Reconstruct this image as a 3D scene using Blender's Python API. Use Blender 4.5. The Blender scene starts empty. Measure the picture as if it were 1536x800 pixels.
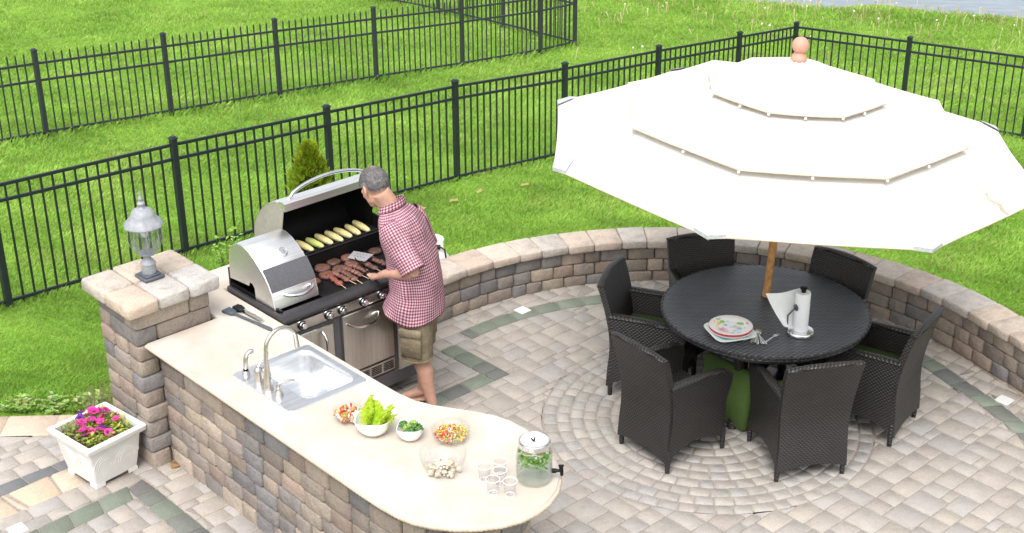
import bpy, bmesh, math, random
import numpy as np
from mathutils import Vector, Matrix, noise
from mathutils.geometry import tessellate_polygon
PI = math.pi
rnd = random.Random(7)
SC = bpy.context.scene
COL = SC.collection
R = math.radians

# ------------------------------------------------------------------ mesh collecting
class MB:
    def __init__(self):
        self.v = []; self.f = []; self.c = []; self.uv = {}
    def add(self, vs, fs, col=(1, 1, 1), uvs=None, M=None):
        o = len(self.v)
        if M is not None: vs = [M @ Vector(p) for p in vs]
        self.v += [tuple(p) for p in vs]
        if col and isinstance(col[0], (tuple, list)): self.c += list(col)
        else: self.c += [tuple(col)] * len(vs)
        for i, f in enumerate(fs):
            if uvs is not None: self.uv[len(self.f)] = [uvs[k] for k in f] if not isinstance(uvs[0], list) else uvs[i]
            self.f.append([k + o for k in f])
    def box(self, c, s, col=(1, 1, 1), M=None, ch=0.0):
        x, y, z = s[0] / 2, s[1] / 2, s[2] / 2
        self.prism([(c[0] - x, c[1] - y), (c[0] + x, c[1] - y), (c[0] + x, c[1] + y), (c[0] - x, c[1] + y)], c[2] - z, c[2] + z, ch, col, M, cut=ch > 0)
    def prism(self, poly, z0, z1, ch=0.0, col=(1, 1, 1), M=None, cut=False, seg=1, bottom=True):
        poly = [(p[0], p[1]) for p in poly]
        if area(poly) < 0: poly = poly[::-1]
        if cut and ch > 0: poly = chamfer(poly, ch * 1.1)
        n = len(poly)
        if ch <= 0: lev = [(z0, 0), (z1, 0)]
        elif seg == 1: lev = ([(z0, ch), (z0 + ch, 0)] if bottom else [(z0, 0)]) + [(z1 - ch, 0), (z1, ch)]
        else: lev = ([(z0, ch), (z0 + .3 * ch, .3 * ch), (z0 + ch, 0)] if bottom else [(z0, 0)]) + [(z1 - ch, 0), (z1 - .3 * ch, .3 * ch), (z1, ch)]
        vs = []; fs = []
        for z, i in lev:
            vs += [(p[0], p[1], z) for p in (inset(poly, i) if i else poly)]
        for k in range(len(lev) - 1):
            for i in range(n):
                j = (i + 1) % n
                fs.append([k * n + i, k * n + j, (k + 1) * n + j, (k + 1) * n + i])
        fs.append(list(range(n))[::-1]); fs.append([(len(lev) - 1) * n + i for i in range(n)])
        self.add(vs, fs, col, None, M)
    def loft(self, rings, cap=True, closed=True, col=(1, 1, 1), uv=False, M=None, uscale=None):
        n = len(rings[0]); vs = [p for r in rings for p in r]; fs = []; uvs = []
        vl = [0.0]
        for k in range(1, len(rings)):
            vl.append(vl[-1] + sum((Vector(rings[k][i]) - Vector(rings[k - 1][i])).length for i in range(n)) / n)
        per = max(sum((Vector(r[i]) - Vector(r[i - 1])).length for i in range(n)) for r in rings) if uscale is None else uscale
        m = n if closed else n - 1
        for k in range(len(rings) - 1):
            for i in range(m):
                j = (i + 1) % n
                fs.append([k * n + i, k * n + j, (k + 1) * n + j, (k + 1) * n + i])
                u0, u1 = per * i / n, per * (i + 1) / n
                uvs.append([(u0, vl[k]), (u1, vl[k]), (u1, vl[k + 1]), (u0, vl[k + 1])])
        if cap and closed:
            fs.append(list(range(n))[::-1]); uvs.append([(0, 0)] * n)
            fs.append([(len(rings) - 1) * n + i for i in range(n)]); uvs.append([(0, 0)] * n)
        self.add(vs, fs, col, uvs if uv else None, M)
    def tube(self, pts, r, n=8, cap=True, col=(1, 1, 1), flat=1.0, M=None, uv=False):
        pts = [Vector(p) for p in pts]
        rs = r if isinstance(r, (list, tuple)) else [r] * len(pts)
        rings = []; up = None
        for i, p in enumerate(pts):
            t = (pts[min(i + 1, len(pts) - 1)] - pts[max(i - 1, 0)]).normalized()
            if up is None: up = Vector((0, 0, 1)) if abs(t.z) < .9 else Vector((1, 0, 0))
            s = t.cross(up)
            if s.length < 1e-6: s = t.orthogonal()
            s.normalize(); up = s.cross(t).normalized()
            rings.append([tuple(p + s * (rs[i] * math.cos(2 * PI * k / n)) + up * (rs[i] * flat * math.sin(2 * PI * k / n))) for k in range(n)])
        self.loft(rings, cap, True, col, uv, M)
    def lathe(self, prof, n=24, col=(1, 1, 1), M=None, cap=True, c=(0, 0, 0), fn=None):
        rings = []
        for r, z in prof:
            rings.append([(c[0] + max(r, 1e-4) * (fn(2 * PI * k / n, z) if fn else 1) * math.cos(2 * PI * k / n), c[1] + max(r, 1e-4) * (fn(2 * PI * k / n, z) if fn else 1) * math.sin(2 * PI * k / n), c[2] + z) for k in range(n)])
        self.loft(rings, cap, True, col, False, M)
    def ball(self, c, r, n=12, m=8, col=(1, 1, 1), M=None, jit=0, seed=0):
        if not isinstance(r, (tuple, list)): r = (r, r, r)
        T = Matrix.Translation(Vector(c))
        if M is not None: T = T @ M
        rings = []
        for k in range(m + 1):
            a = -PI / 2 + PI * k / m
            ring = []
            for i in range(n):
                d = Vector((math.cos(a) * math.cos(2 * PI * i / n), math.cos(a) * math.sin(2 * PI * i / n), math.sin(a)))
                q = 1 + (jit * noise.noise(d * 2.3 + Vector((seed * 3.7, seed, 1))) if jit else 0)
                ring.append(T @ Vector((d.x * r[0] * q, d.y * r[1] * q, d.z * r[2] * q)))
            rings.append(ring)
        self.loft(rings, True, True, col)
    def build(self, name, mat, parent=None, smooth=40, origin=None, loc=None, rz=0, boxuv=False, uvs=1.0):
        me = bpy.data.meshes.new(name)
        vs = self.v if origin is None else [(p[0] - origin[0], p[1] - origin[1], p[2] - origin[2]) for p in self.v]
        me.from_pydata(vs, [], self.f)
        ca = me.color_attributes.new('Col', 'FLOAT_COLOR', 'POINT')
        ca.data.foreach_set('color', np.hstack([np.array(self.c, np.float32), np.ones((len(self.c), 1), np.float32)]).ravel())
        if self.uv or boxuv:
            ul = me.uv_layers.new(name='UVMap')
            for p in me.polygons:
                if p.index in self.uv:
                    for k, li in enumerate(p.loop_indices): ul.data[li].uv = self.uv[p.index][k]
                elif boxuv:
                    nn = p.normal
                    for li in p.loop_indices:
                        q = me.vertices[me.loops[li].vertex_index].co
                        if abs(nn.z) > .75: t = (q.x, q.y)
                        elif abs(nn.x) > abs(nn.y): t = (q.y, q.z)
                        else: t = (q.x, q.z)
                        ul.data[li].uv = (t[0] * uvs, t[1] * uvs)
        me.update()
        if smooth:
            me.shade_smooth(); me.set_sharp_from_angle(angle=R(smooth))
        if mat is not None: me.materials.append(mat)
        o = bpy.data.objects.new(name, me); COL.objects.link(o)
        if parent is not None: o.parent = parent
        if loc is not None: o.location = loc
        o.rotation_euler.z = rz
        return o

def area(p): return .5 * sum(p[i - 1][0] * p[i][1] - p[i][0] * p[i - 1][1] for i in range(len(p)))
def inset(poly, d):
    n = len(poly); out = []
    for i in range(n):
        a, b, c = Vector(poly[i - 1]), Vector(poly[i]), Vector(poly[(i + 1) % n])
        e1 = (b - a); e2 = (c - b)
        if e1.length < 1e-9 or e2.length < 1e-9: out.append(tuple(b)); continue
        e1.normalize(); e2.normalize()
        n1 = Vector((-e1.y, e1.x)); n2 = Vector((-e2.y, e2.x))
        m = n1 + n2
        k = max(.35, 1 + n1.dot(n2))
        out.append(tuple(b + m * (d / k)))
    return out
def chamfer(poly, c):
    n = len(poly); out = []
    for i in range(n):
        a, b, d = Vector(poly[i - 1]), Vector(poly[i]), Vector(poly[(i + 1) % n])
        k1 = min(c, (a - b).length * .4); k2 = min(c, (d - b).length * .4)
        out.append(tuple(b + (a - b).normalized() * k1)); out.append(tuple(b + (d - b).normalized() * k2))
    return out
def clip_half(poly, p0, nrm):
    out = []
    for i in range(len(poly)):
        a, b = poly[i - 1], poly[i]
        da = (a[0] - p0[0]) * nrm[0] + (a[1] - p0[1]) * nrm[1]; db = (b[0] - p0[0]) * nrm[0] + (b[1] - p0[1]) * nrm[1]
        if (da >= 0) != (db >= 0):
            t = da / (da - db); out.append((a[0] + (b[0] - a[0]) * t, a[1] + (b[1] - a[1]) * t))
        if db >= 0: out.append(b)
    return out
def rot_to(d, up=(0, 0, 1)):
    d = Vector(d).normalized(); q = d.to_track_quat('Y', 'Z'); return q.to_matrix().to_4x4()
def TRS(loc, rot=(0, 0, 0), s=1):
    from mathutils import Euler
    return Matrix.Translation(Vector(loc)) @ Euler(rot).to_matrix().to_4x4() @ Matrix.Scale(s, 4)

# ------------------------------------------------------------------ tagging
def tag(o, label, cat, group=None, kind=None):
    if label: o['label'] = label
    if cat: o['category'] = cat
    if group: o['group'] = group
    if kind: o['kind'] = kind
    return o
def thing(name, label, cat, loc=(0, 0, 0), rz=0, group=None):
    o = bpy.data.objects.new(name, None); COL.objects.link(o)
    o.empty_display_size = .1
    o.location = loc; o.rotation_euler = (0, 0, rz)
    return tag(o, label, cat, group)
def struct(o):
    o['kind'] = 'structure'; return o
def copy_tree(o, parent=None):
    c = o.copy(); COL.objects.link(c); c.parent = parent
    for ch in list(o.children): copy_tree(ch, c)
    return c

# ------------------------------------------------------------------ materials
class NT:
    def __init__(self, name):
        self.m = bpy.data.materials.new(name); self.m.use_nodes = True
        self.t = self.m.node_tree; self.t.nodes.clear()
        self.out = self.n('ShaderNodeOutputMaterial')
    def n(self, ty, **kw):
        x = self.t.nodes.new(ty)
        for k, v in kw.items(): setattr(x, k, v)
        return x
    def l(self, a, b): self.t.links.new(a, b)
    def inp(self, sock, v):
        if hasattr(v, 'is_linked') or isinstance(v, bpy.types.NodeSocket): self.l(v, sock)
        else: sock.default_value = v
    def math(self, op, a, b=0.0, c=None):
        x = self.n('ShaderNodeMath', operation=op); self.inp(x.inputs[0], a); self.inp(x.inputs[1], b)
        if c is not None: self.inp(x.inputs[2], c)
        return x.outputs[0]
    def mix(self, f, a, b, bt='MIX'):
        x = self.n('ShaderNodeMix', data_type='RGBA', blend_type=bt)
        self.inp(x.inputs[0], f)
        for s, v in ((x.inputs[6], a), (x.inputs[7], b)):
            self.inp(s, v if isinstance(v, bpy.types.NodeSocket) else (*v[:3], 1))
        return x.outputs[2]
    def obj(self): return self.n('ShaderNodeTexCoord').outputs['Object']
    def uvc(self): return self.n('ShaderNodeTexCoord').outputs['UV']
    def noise(self, scale, detail=3, rough=.55, co=None, w=None):
        x = self.n('ShaderNodeTexNoise'); x.inputs['Scale'].default_value = scale; x.inputs['Detail'].default_value = detail; x.inputs['Roughness'].default_value = rough
        self.l(co if co is not None else self.obj(), x.inputs['Vector']); return x.outputs['Fac']
    def ramp(self, f, stops):
        x = self.n('ShaderNodeValToRGB'); self.l(f, x.inputs[0]); cr = x.color_ramp
        while len(cr.elements) < len(stops): cr.elements.new(.5)
        for e, (p, c) in zip(cr.elements, stops):
            e.position = p; e.color = (*c, 1) if len(c) == 3 else c
        return x.outputs[0]
    def bump(self, h, strength=.3, dist=.01):
        x = self.n('ShaderNodeBump'); x.inputs['Strength'].default_value = strength; x.inputs['Distance'].default_value = dist
        self.l(h, x.inputs['Height']); return x.outputs[0]
    def pbsdf(self, col, rough=.5, metal=0, normal=None, **kw):
        p = self.n('ShaderNodeBsdfPrincipled')
        self.inp(p.inputs['Base Color'], col if isinstance(col, bpy.types.NodeSocket) else (*col[:3], 1))
        self.inp(p.inputs['Roughness'], rough); self.inp(p.inputs['Metallic'], metal)
        if normal is not None: self.l(normal, p.inputs['Normal'])
        for k, v in kw.items(): self.inp(p.inputs[k], v)
        return p.outputs[0]
    def done(self, sh): self.l(sh, self.out.inputs[0]); return self.m

def attr_col(t): return t.n('ShaderNodeVertexColor', layer_name='Col').outputs[0]
def simple(name, col, rough=.5, metal=0, ns=30, na=.12, bs=0, bst=.2, bd=.004, attr=False, spec=.5, stain=None, **kw):
    t = NT(name)
    c = attr_col(t) if attr else (*col, 1)
    if attr and col != (1, 1, 1): c = t.mix(1, c, col, 'MULTIPLY')
    if na:
        f = t.noise(ns, 4)
        k = t.ramp(f, [(.25, (1 - na,) * 3), (.75, (1 + na,) * 3)])
        c = t.mix(1, c if isinstance(c, bpy.types.NodeSocket) else c, k, 'MULTIPLY')
    if stain:
        f2 = t.noise(stain[0], 3)
        k2 = t.ramp(f2, [(stain[1], (0, 0, 0)), (stain[2], (1, 1, 1))])
        c = t.mix(t.math('MULTIPLY', k2, stain[4]), c, stain[3])
    nrm = t.bump(t.noise(bs, 4), bst, bd) if bs else None
    return t.done(t.pbsdf(c, rough, metal, nrm, **{'Specular IOR Level': spec, **kw}))

def stone_mat(name, gs=140, bst=.5, mo=.26):
    t = NT(name)
    c = attr_col(t)
    f = t.noise(11, 6, .7); k = t.ramp(f, [(.28, (1 - mo, 1 - mo, 1 - mo)), (.5, (1, 1, 1)), (.75, (1 + mo * .6, 1 + mo * .5, 1 + mo * .3))])
    c = t.mix(1, c, k, 'MULTIPLY')
    g = t.noise(gs, 2, .7); k2 = t.ramp(g, [(.3, (.74, .74, .74)), (.55, (1.02, 1.02, 1.02)), (.75, (1.22, 1.2, 1.18))])
    c = t.mix(1, c, k2, 'MULTIPLY')
    s = t.noise(3.1, 4, .6); c = t.mix(t.math('MULTIPLY', t.ramp(s, [(.55, (0, 0, 0)), (.75, (1, 1, 1))]), .35), c, (.20, .18, .16))
    h = t.math('ADD', t.math('ADD', t.math('MULTIPLY', t.noise(22, 5, .6), 1.2), t.math('MULTIPLY', f, .6)), t.math('MULTIPLY', g, .4))
    return t.done(t.pbsdf(c, .92, 0, t.bump(h, bst, .011), **{'Specular IOR Level': .2}))

def metal_mat(name, col, rough=.3, aniso=False, sc=(3, 3, 220)):
    t = NT(name)
    mp = t.n('ShaderNodeMapping'); t.l(t.obj(), mp.inputs[0]); mp.inputs['Scale'].default_value = sc
    f = t.noise(1.0, 3, .6, mp.outputs[0])
    c = t.mix(1, (*col, 1), t.ramp(f, [(.3, (.86,) * 3), (.7, (1.1,) * 3)]), 'MULTIPLY')
    r = t.math('ADD', t.math('MULTIPLY', f, .18), rough - .09)
    return t.done(t.pbsdf(c, r, 1.0, t.bump(f, .06, .002)))

def wicker_mat(name, dark, light, p=.016, L=.034):
    t = NT(name)
    s = t.n('ShaderNodeSeparateXYZ'); t.l(t.uvc(), s.inputs[0])
    u, v = s.outputs[0], s.outputs[1]
    row = t.math('FLOOR', t.math('DIVIDE', v, p))
    a = t.math('SINE', t.math('ADD', t.math('MULTIPLY', u, 2 * PI / L), t.math('MULTIPLY', row, PI)))
    b = t.math('ABSOLUTE', t.math('SINE', t.math('MULTIPLY', v, PI / p)))
    h = t.math('MULTIPLY', b, t.math('ADD', t.math('MULTIPLY', a, .4), .6))
    w = t.noise(7, 3)
    c = t.mix(t.math('MULTIPLY', h, t.math('ADD', w, .25)), dark, light)  # highlights on strand tops and dark hollows painted from the weave height
    return t.done(t.pbsdf(c, .38, 0, t.bump(h, .9, .005), **{'Specular IOR Level': .5}))

def glass_mat(name, tint=(1, 1, 1), f0=.06, rough=.02):
    t = NT(name)
    tr = t.n('ShaderNodeBsdfTransparent'); tr.inputs[0].default_value = (*tint, 1)
    gl = t.n('ShaderNodeBsdfGlossy'); gl.inputs['Roughness'].default_value = rough
    fr = t.n('ShaderNodeLayerWeight'); fr.inputs[0].default_value = .35
    k = t.math('ADD', t.math('MULTIPLY', t.math('POWER', fr.outputs['Facing'], 1.8), .34), f0)
    mx = t.n('ShaderNodeMixShader'); t.l(k, mx.inputs[0]); t.l(tr.outputs[0], mx.inputs[1]); t.l(gl.outputs[0], mx.inputs[2])
    return t.done(mx.outputs[0])

def leaf_mat(name, attr=True, col=(1, 1, 1), trans=.45, rough=.55, ns=8):
    t = NT(name)
    c = attr_col(t) if attr else (*col, 1)
    c = t.mix(1, c, t.ramp(t.noise(ns, 2), [(.3, (.8,) * 3), (.7, (1.2,) * 3)]), 'MULTIPLY')
    p = t.pbsdf(c, rough, 0, None, **{'Specular IOR Level': .3})
    tl = t.n('ShaderNodeBsdfTranslucent'); t.l(t.mix(1, c, (1.15, 1.15, .6), 'MULTIPLY'), tl.inputs[0])
    mx = t.n('ShaderNodeMixShader'); mx.inputs[0].default_value = trans; t.l(p, mx.inputs[1]); t.l(tl.outputs[0], mx.inputs[2])
    return t.done(mx.outputs[0])

MAT = {}
MAT['stone'] = stone_mat('tumbled_stone', 140, .85)
MAT['paver'] = stone_mat('concrete_paver', 190, .4, .13)
MAT['joint'] = simple('joint_sand', (.30, .27, .235), .95, 0, 60, .3, 90, .4)
MAT['core'] = simple('wall_core', (.10, .09, .08), .95, 0, 40, .2)
MAT['counter'] = simple('sandstone_top', (.55, .505, .445), .5, 0, 7, .12, 160, .12, .002, stain=(2.6, .42, .75, (.455, .375, .295), .8))
MAT['steel'] = metal_mat('brushed_steel', (.66, .645, .62), .30, sc=(4, 4, 160))
MAT['steel_door'] = metal_mat('brushed_door_steel', (.64, .61, .575), .34, sc=(160, 160, 3))
MAT['steel_hood'] = metal_mat('brushed_hood_steel', (.90, .89, .87), .42, sc=(160, 3, 160))
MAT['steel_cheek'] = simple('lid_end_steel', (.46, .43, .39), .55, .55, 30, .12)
MAT['chrome'] = metal_mat('polished_steel', (.80, .80, .80), .14, sc=(10, 10, 10))
MAT['nickel'] = metal_mat('brushed_nickel', (.60, .56, .52), .28, sc=(20, 20, 20))
MAT['sink'] = metal_mat('sink_steel', (.80, .81, .82), .33, sc=(40, 3, 40))
MAT['darkmetal'] = simple('dark_grill_enamel', (.045, .042, .045), .38, .3, 60, .2)
MAT['greymetal'] = simple('grey_hammered_paint', (.125, .125, .135), .4, .4, 90, .2, 200, .15, .002)
MAT['black'] = simple('black_enamel', (.007, .007, .0075), .5, 0, 40, .3, spec=.25)
MAT['grate'] = simple('cast_iron', (.02, .02, .02), .5, .3, 60, .3)
MAT['fence'] = simple('black_powder_coat', (.016, .022, .027), .42, 0, 14, .2, 120, .08, .002)
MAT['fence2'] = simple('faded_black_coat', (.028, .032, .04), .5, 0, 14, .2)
MAT['wicker'] = wicker_mat('espresso_wicker', (.008, .007, .0075), (.056, .049, .047), .0135, .026)
MAT['wicker_top'] = wicker_mat('table_wicker', (.016, .018, .023), (.13, .135, .155), .020, .045)  # lighter bluish strands: the sky's reflection on the tabletop put into the colour
MAT['cushion'] = simple('olive_fabric', (.055, .10, .018), .9, 0, 90, .12, 300, .25, .002)
MAT['canvas'] = simple('cream_canvas', (.73, .695, .65), .9, 0, 6, .03, 400, .1, .001)
MAT['hem'] = simple('hem_shade_tan', (.56, .46, .36), .9, 0, 40, .1)  # tan painted in for the shading under the tier edges
MAT['canvas_dark'] = simple('grey_pocket_cloth', (.42, .44, .45), .85, 0, 60, .2)
MAT['bamboo'] = simple('varnished_bamboo', (.52, .26, .095), .3, 0, 30, .35, 40, .15)
MAT['terracotta'] = simple('coral_finial', (.60, .285, .21), .55, 0, 20, .08)
MAT['white_plastic'] = simple('white_plastic', (.74, .73, .70), .45, 0, 12, .06, stain=(9, .6, .85, (.52, .49, .43), .35))
MAT['white_gloss'] = simple('white_ceramic', (.84, .83, .81), .18, 0, 10, .03)
MAT['glass'] = glass_mat('clear_glass', (.98, .985, .98), .04)
MAT['lamp_glass'] = glass_mat('seeded_lamp_glass', (.80, .84, .83), .10, .08)
MAT['cup'] = glass_mat('clear_plastic', (.975, .975, .98), .07, .12)
MAT['water_in'] = glass_mat('drink_water', (.95, .98, .975), .03, .02)
MAT['lamp_paint'] = simple('weathered_grey_paint', (.30, .31, .335), .6, .1, 40, .18, 60, .08, stain=(14, .5, .8, (.22, .22, .24), .4))
MAT['lamp_dark'] = simple('charcoal_lamp_base', (.085, .095, .115), .55, .1, 40, .25)
MAT['paper'] = simple('paper_towel', (.86, .86, .86), .95, 0, 30, .03, 180, .35, .004)
MAT['leaf'] = leaf_mat('leaf_tissue')
MAT['petal'] = leaf_mat('petal_tissue', trans=.25, rough=.5, ns=40)
MAT['veg'] = simple('cut_vegetable', (1, 1, 1), .4, 0, 50, .12, attr=True)
MAT['meat'] = simple('grilled_meat', (1, 1, 1), .45, 0, 55, .35, 90, .8, .006, attr=True)
MAT['corn'] = simple('corn_kernels', (1, 1, 1), .4, 0, 60, .12, attr=True)
MAT['wood'] = simple('bamboo_skewer', (.62, .46, .27), .6, 0, 60, .15)
MAT['soil'] = simple('dry_soil', (.09, .065, .045), .95, 0, 60, .4, 70, .8, .01)
MAT['tank'] = simple('white_tank_paint', (.72, .70, .65), .4, 0, 14, .08, stain=(7, .55, .8, (.55, .45, .35), .5))
MAT['attr'] = simple('painted_surface', (1, 1, 1), .35, 0, 20, .04, attr=True)

# ------------------------------------------------------------------ frames of reference
AN = R(-47.5)
U2 = Vector((math.cos(AN), math.sin(AN))); V2 = Vector((-U2.y, U2.x)); O2 = Vector((-2.348, 8.015))
def W(a, b, z=0.0):
    p = O2 + U2 * a + V2 * b
    return Vector((p.x, p.y, z))
def loc_ab(x, y):
    q = Vector((x, y)) - O2
    return q.dot(U2), q.dot(V2)

# terrain: thin plate through surveyed heights
TP = np.array([(-3.5, 8.75, -.03), (-4.6, 8.6, -.05), (-2.9, 9.3, -.08), (-6.5, 9, -.1), (-4.40, 11.17, -.44), (-3.15, 12.5, -.55), (-1.88, 13.84, -.71), (-.61, 15.18, -.87), (.65, 16.52, -1.10),
    (1.9, 17.86, -1.28), (3.17, 19.2, -1.49), (4.16, 20.24, -1.65), (6.9, 18.1, -1.5), (-5.93, 17.2, -1.04), (-4.64, 18.5, -1.22), (-3.35, 19.85, -1.39), (-2.07, 21.16, -1.58), (-.78, 22.47, -1.78),
    (.51, 23.79, -1.97), (1.13, 24.42, -2.0), (-.1, 25.88, -2.05), (-1.3, 27.0, -2.1), (5.6, 29.8, -2.52), (10.4, 28.4, -2.52), (0, 11.3, -.25), (1.5, 11.4, -.3), (3.6, 10.5, -.3), (4.4, 8.8, -.28), (-1.5, 10.6, -.2), (-8, 28, -2.2), (7, 12, -.7), (9, 23, -2.0)])
def _tps(P):
    X = P[:, :2]; n = len(X)
    d = np.linalg.norm(X[:, None] - X[None], axis=2); K = np.where(d > 0, d * d * np.log(d + 1e-12), 0) + np.eye(n) * .8
    A = np.zeros((n + 3, n + 3)); A[:n, :n] = K; A[:n, n] = 1; A[:n, n + 1:] = X; A[n, :n] = 1; A[n + 1:, :n] = X.T
    return np.linalg.solve(A, np.concatenate([P[:, 2], np.zeros(3)]))
_TW = _tps(TP)
def ground(x, y):
    x = np.asarray(x, float); y = np.asarray(y, float); sh = x.shape
    Q = np.stack([x.ravel(), y.ravel()], 1); out = np.zeros(len(Q))
    for i in range(0, len(Q), 20000):
        q = Q[i:i + 20000]; d = np.linalg.norm(q[:, None] - TP[None, :, :2], axis=2)
        out[i:i + 20000] = np.where(d > 0, d * d * np.log(d + 1e-12), 0) @ _TW[:len(TP)] + _TW[len(TP)] + q @ _TW[len(TP) + 1:]
    x = Q[:, 0]; y = Q[:, 1]
    s = (x - 5.58) * .275 + (y - 29.78) * .961 + .18 * np.sin(x * 1.3) + .1 * np.sin(x * 3.1)
    out = np.maximum(out, -2.5)
    out = np.where(s > -1.2, np.minimum(out, -2.5 - .12 * (s + 1.2) ** 1.0 * 1.0 + .02), out)
    return out.reshape(sh)
def gz(x, y): return float(ground(np.array([x]), np.array([y]))[0])

# seat wall base line (inner face)
WC = Vector((1.2, 8.33))
def wall_pt(th, off=0.0):
    r = 2.43 + (max(0, 20 - th) / 20) ** 1.3 * .16 + off
    return Vector((WC.x + r * math.cos(R(th)), WC.y + r * math.sin(R(th))))
def wall_top(th):
    return .375 + .055 * max(0, min(1, (55 - th) / 45)) + .03 * max(0, min(1, (th - 110) / 30))
TH0, TH1 = -32, 147

# patio outline for keeping grass away
def patio_mask(x, y):
    x = np.asarray(x); y = np.asarray(y)
    dx = x - WC.x; dy = y - WC.y; th = np.degrees(np.arctan2(dy, dx)); r = np.hypot(dx, dy)
    rw = 2.43 + np.clip((20 - th) / 20, 0, 9) ** 1.3 * .16 + .27
    rw = np.where((th > -60) & (th < 175), rw, 99)
    inside = (r < rw) & ~((th > 147) & (th < 175) & (r > 2.45))
    a = (x - O2.x) * U2.x + (y - O2.y) * U2.y; b = (x - O2.x) * V2.x + (y - O2.y) * V2.y
    bar = (a > -.64) & (a < 1.5) & (b > -.05) & (b < 2.27)
    ye = 8.655 - .10 * np.maximum(0, -3.35 - x) ** 1.2
    left = (y < ye) & (x < -2.3)
    return inside | bar | left | (y < 8.0)
# ------------------------------------------------------------------ lawn, lake, grass
def yin_border(x): return 8.38 - .15 * max(0.0, -3.35 - x) ** 1.2
def yout_border(x): return 8.655 - .10 * max(0.0, -3.35 - x) ** 1.2
def lawn():
    xs = np.concatenate([np.arange(-40, -12, 2.0), np.arange(-12, 16, .35), np.arange(16, 60, 2.0)])
    ys = np.concatenate([np.arange(-6, 6, 1.5), np.arange(6, 34, .35), np.arange(34, 60, 2.0)])
    X, Y = np.meshgrid(xs, ys); Z = ground(X, Y)
    m = patio_mask(X, Y)
    Z = Z + .012 * np.sin(X * 2.1 + Y) + .012 * np.sin(Y * 1.7 - X * .6)
    Z = np.where(m, np.minimum(Z - .05, -.12), Z)
    nx = len(xs); ny = len(ys)
    vs = np.stack([X.ravel(), Y.ravel(), Z.ravel()], 1).tolist()
    fs = [[j * nx + i, j * nx + i + 1, (j + 1) * nx + i + 1, (j + 1) * nx + i] for j in range(ny - 1) for i in range(nx - 1)]
    mb = MB(); mb.add(vs, fs)
    t = NT('lawn_soil')
    c = t.ramp(t.noise(1.1, 6, .7), [(.3, (.15, .28, .03)), (.55, (.21, .36, .045)), (.8, (.30, .43, .08))])
    c = t.mix(1, c, t.ramp(t.noise(24, 4, .7), [(.3, (.55,) * 3), (.7, (1.25,) * 3)]), 'MULTIPLY')
    m_ = t.done(t.pbsdf(c, .9, 0, t.bump(t.noise(40, 4), .8, .03), **{'Specular IOR Level': .15}))
    struct(mb.build('lawn', m_, smooth=180))
    w = MB(); w.prism([(-400, 24), (400, 24), (400, 900), (-400, 900)], -2.62, -2.6)
    t = NT('lake_water')
    mp = t.n('ShaderNodeMapping'); t.l(t.obj(), mp.inputs[0]); mp.inputs['Scale'].default_value = (1, 2.4, 1)
    h = t.noise(2.2, 5, .65, mp.outputs[0])
    c = t.mix(h, (.12, .15, .18), (.32, .36, .40))
    struct(w.build('lake_water', t.done(t.pbsdf(c, .35, 0, t.bump(h, .5, .05), **{'Specular IOR Level': .3})), smooth=0))
lawn()

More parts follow.
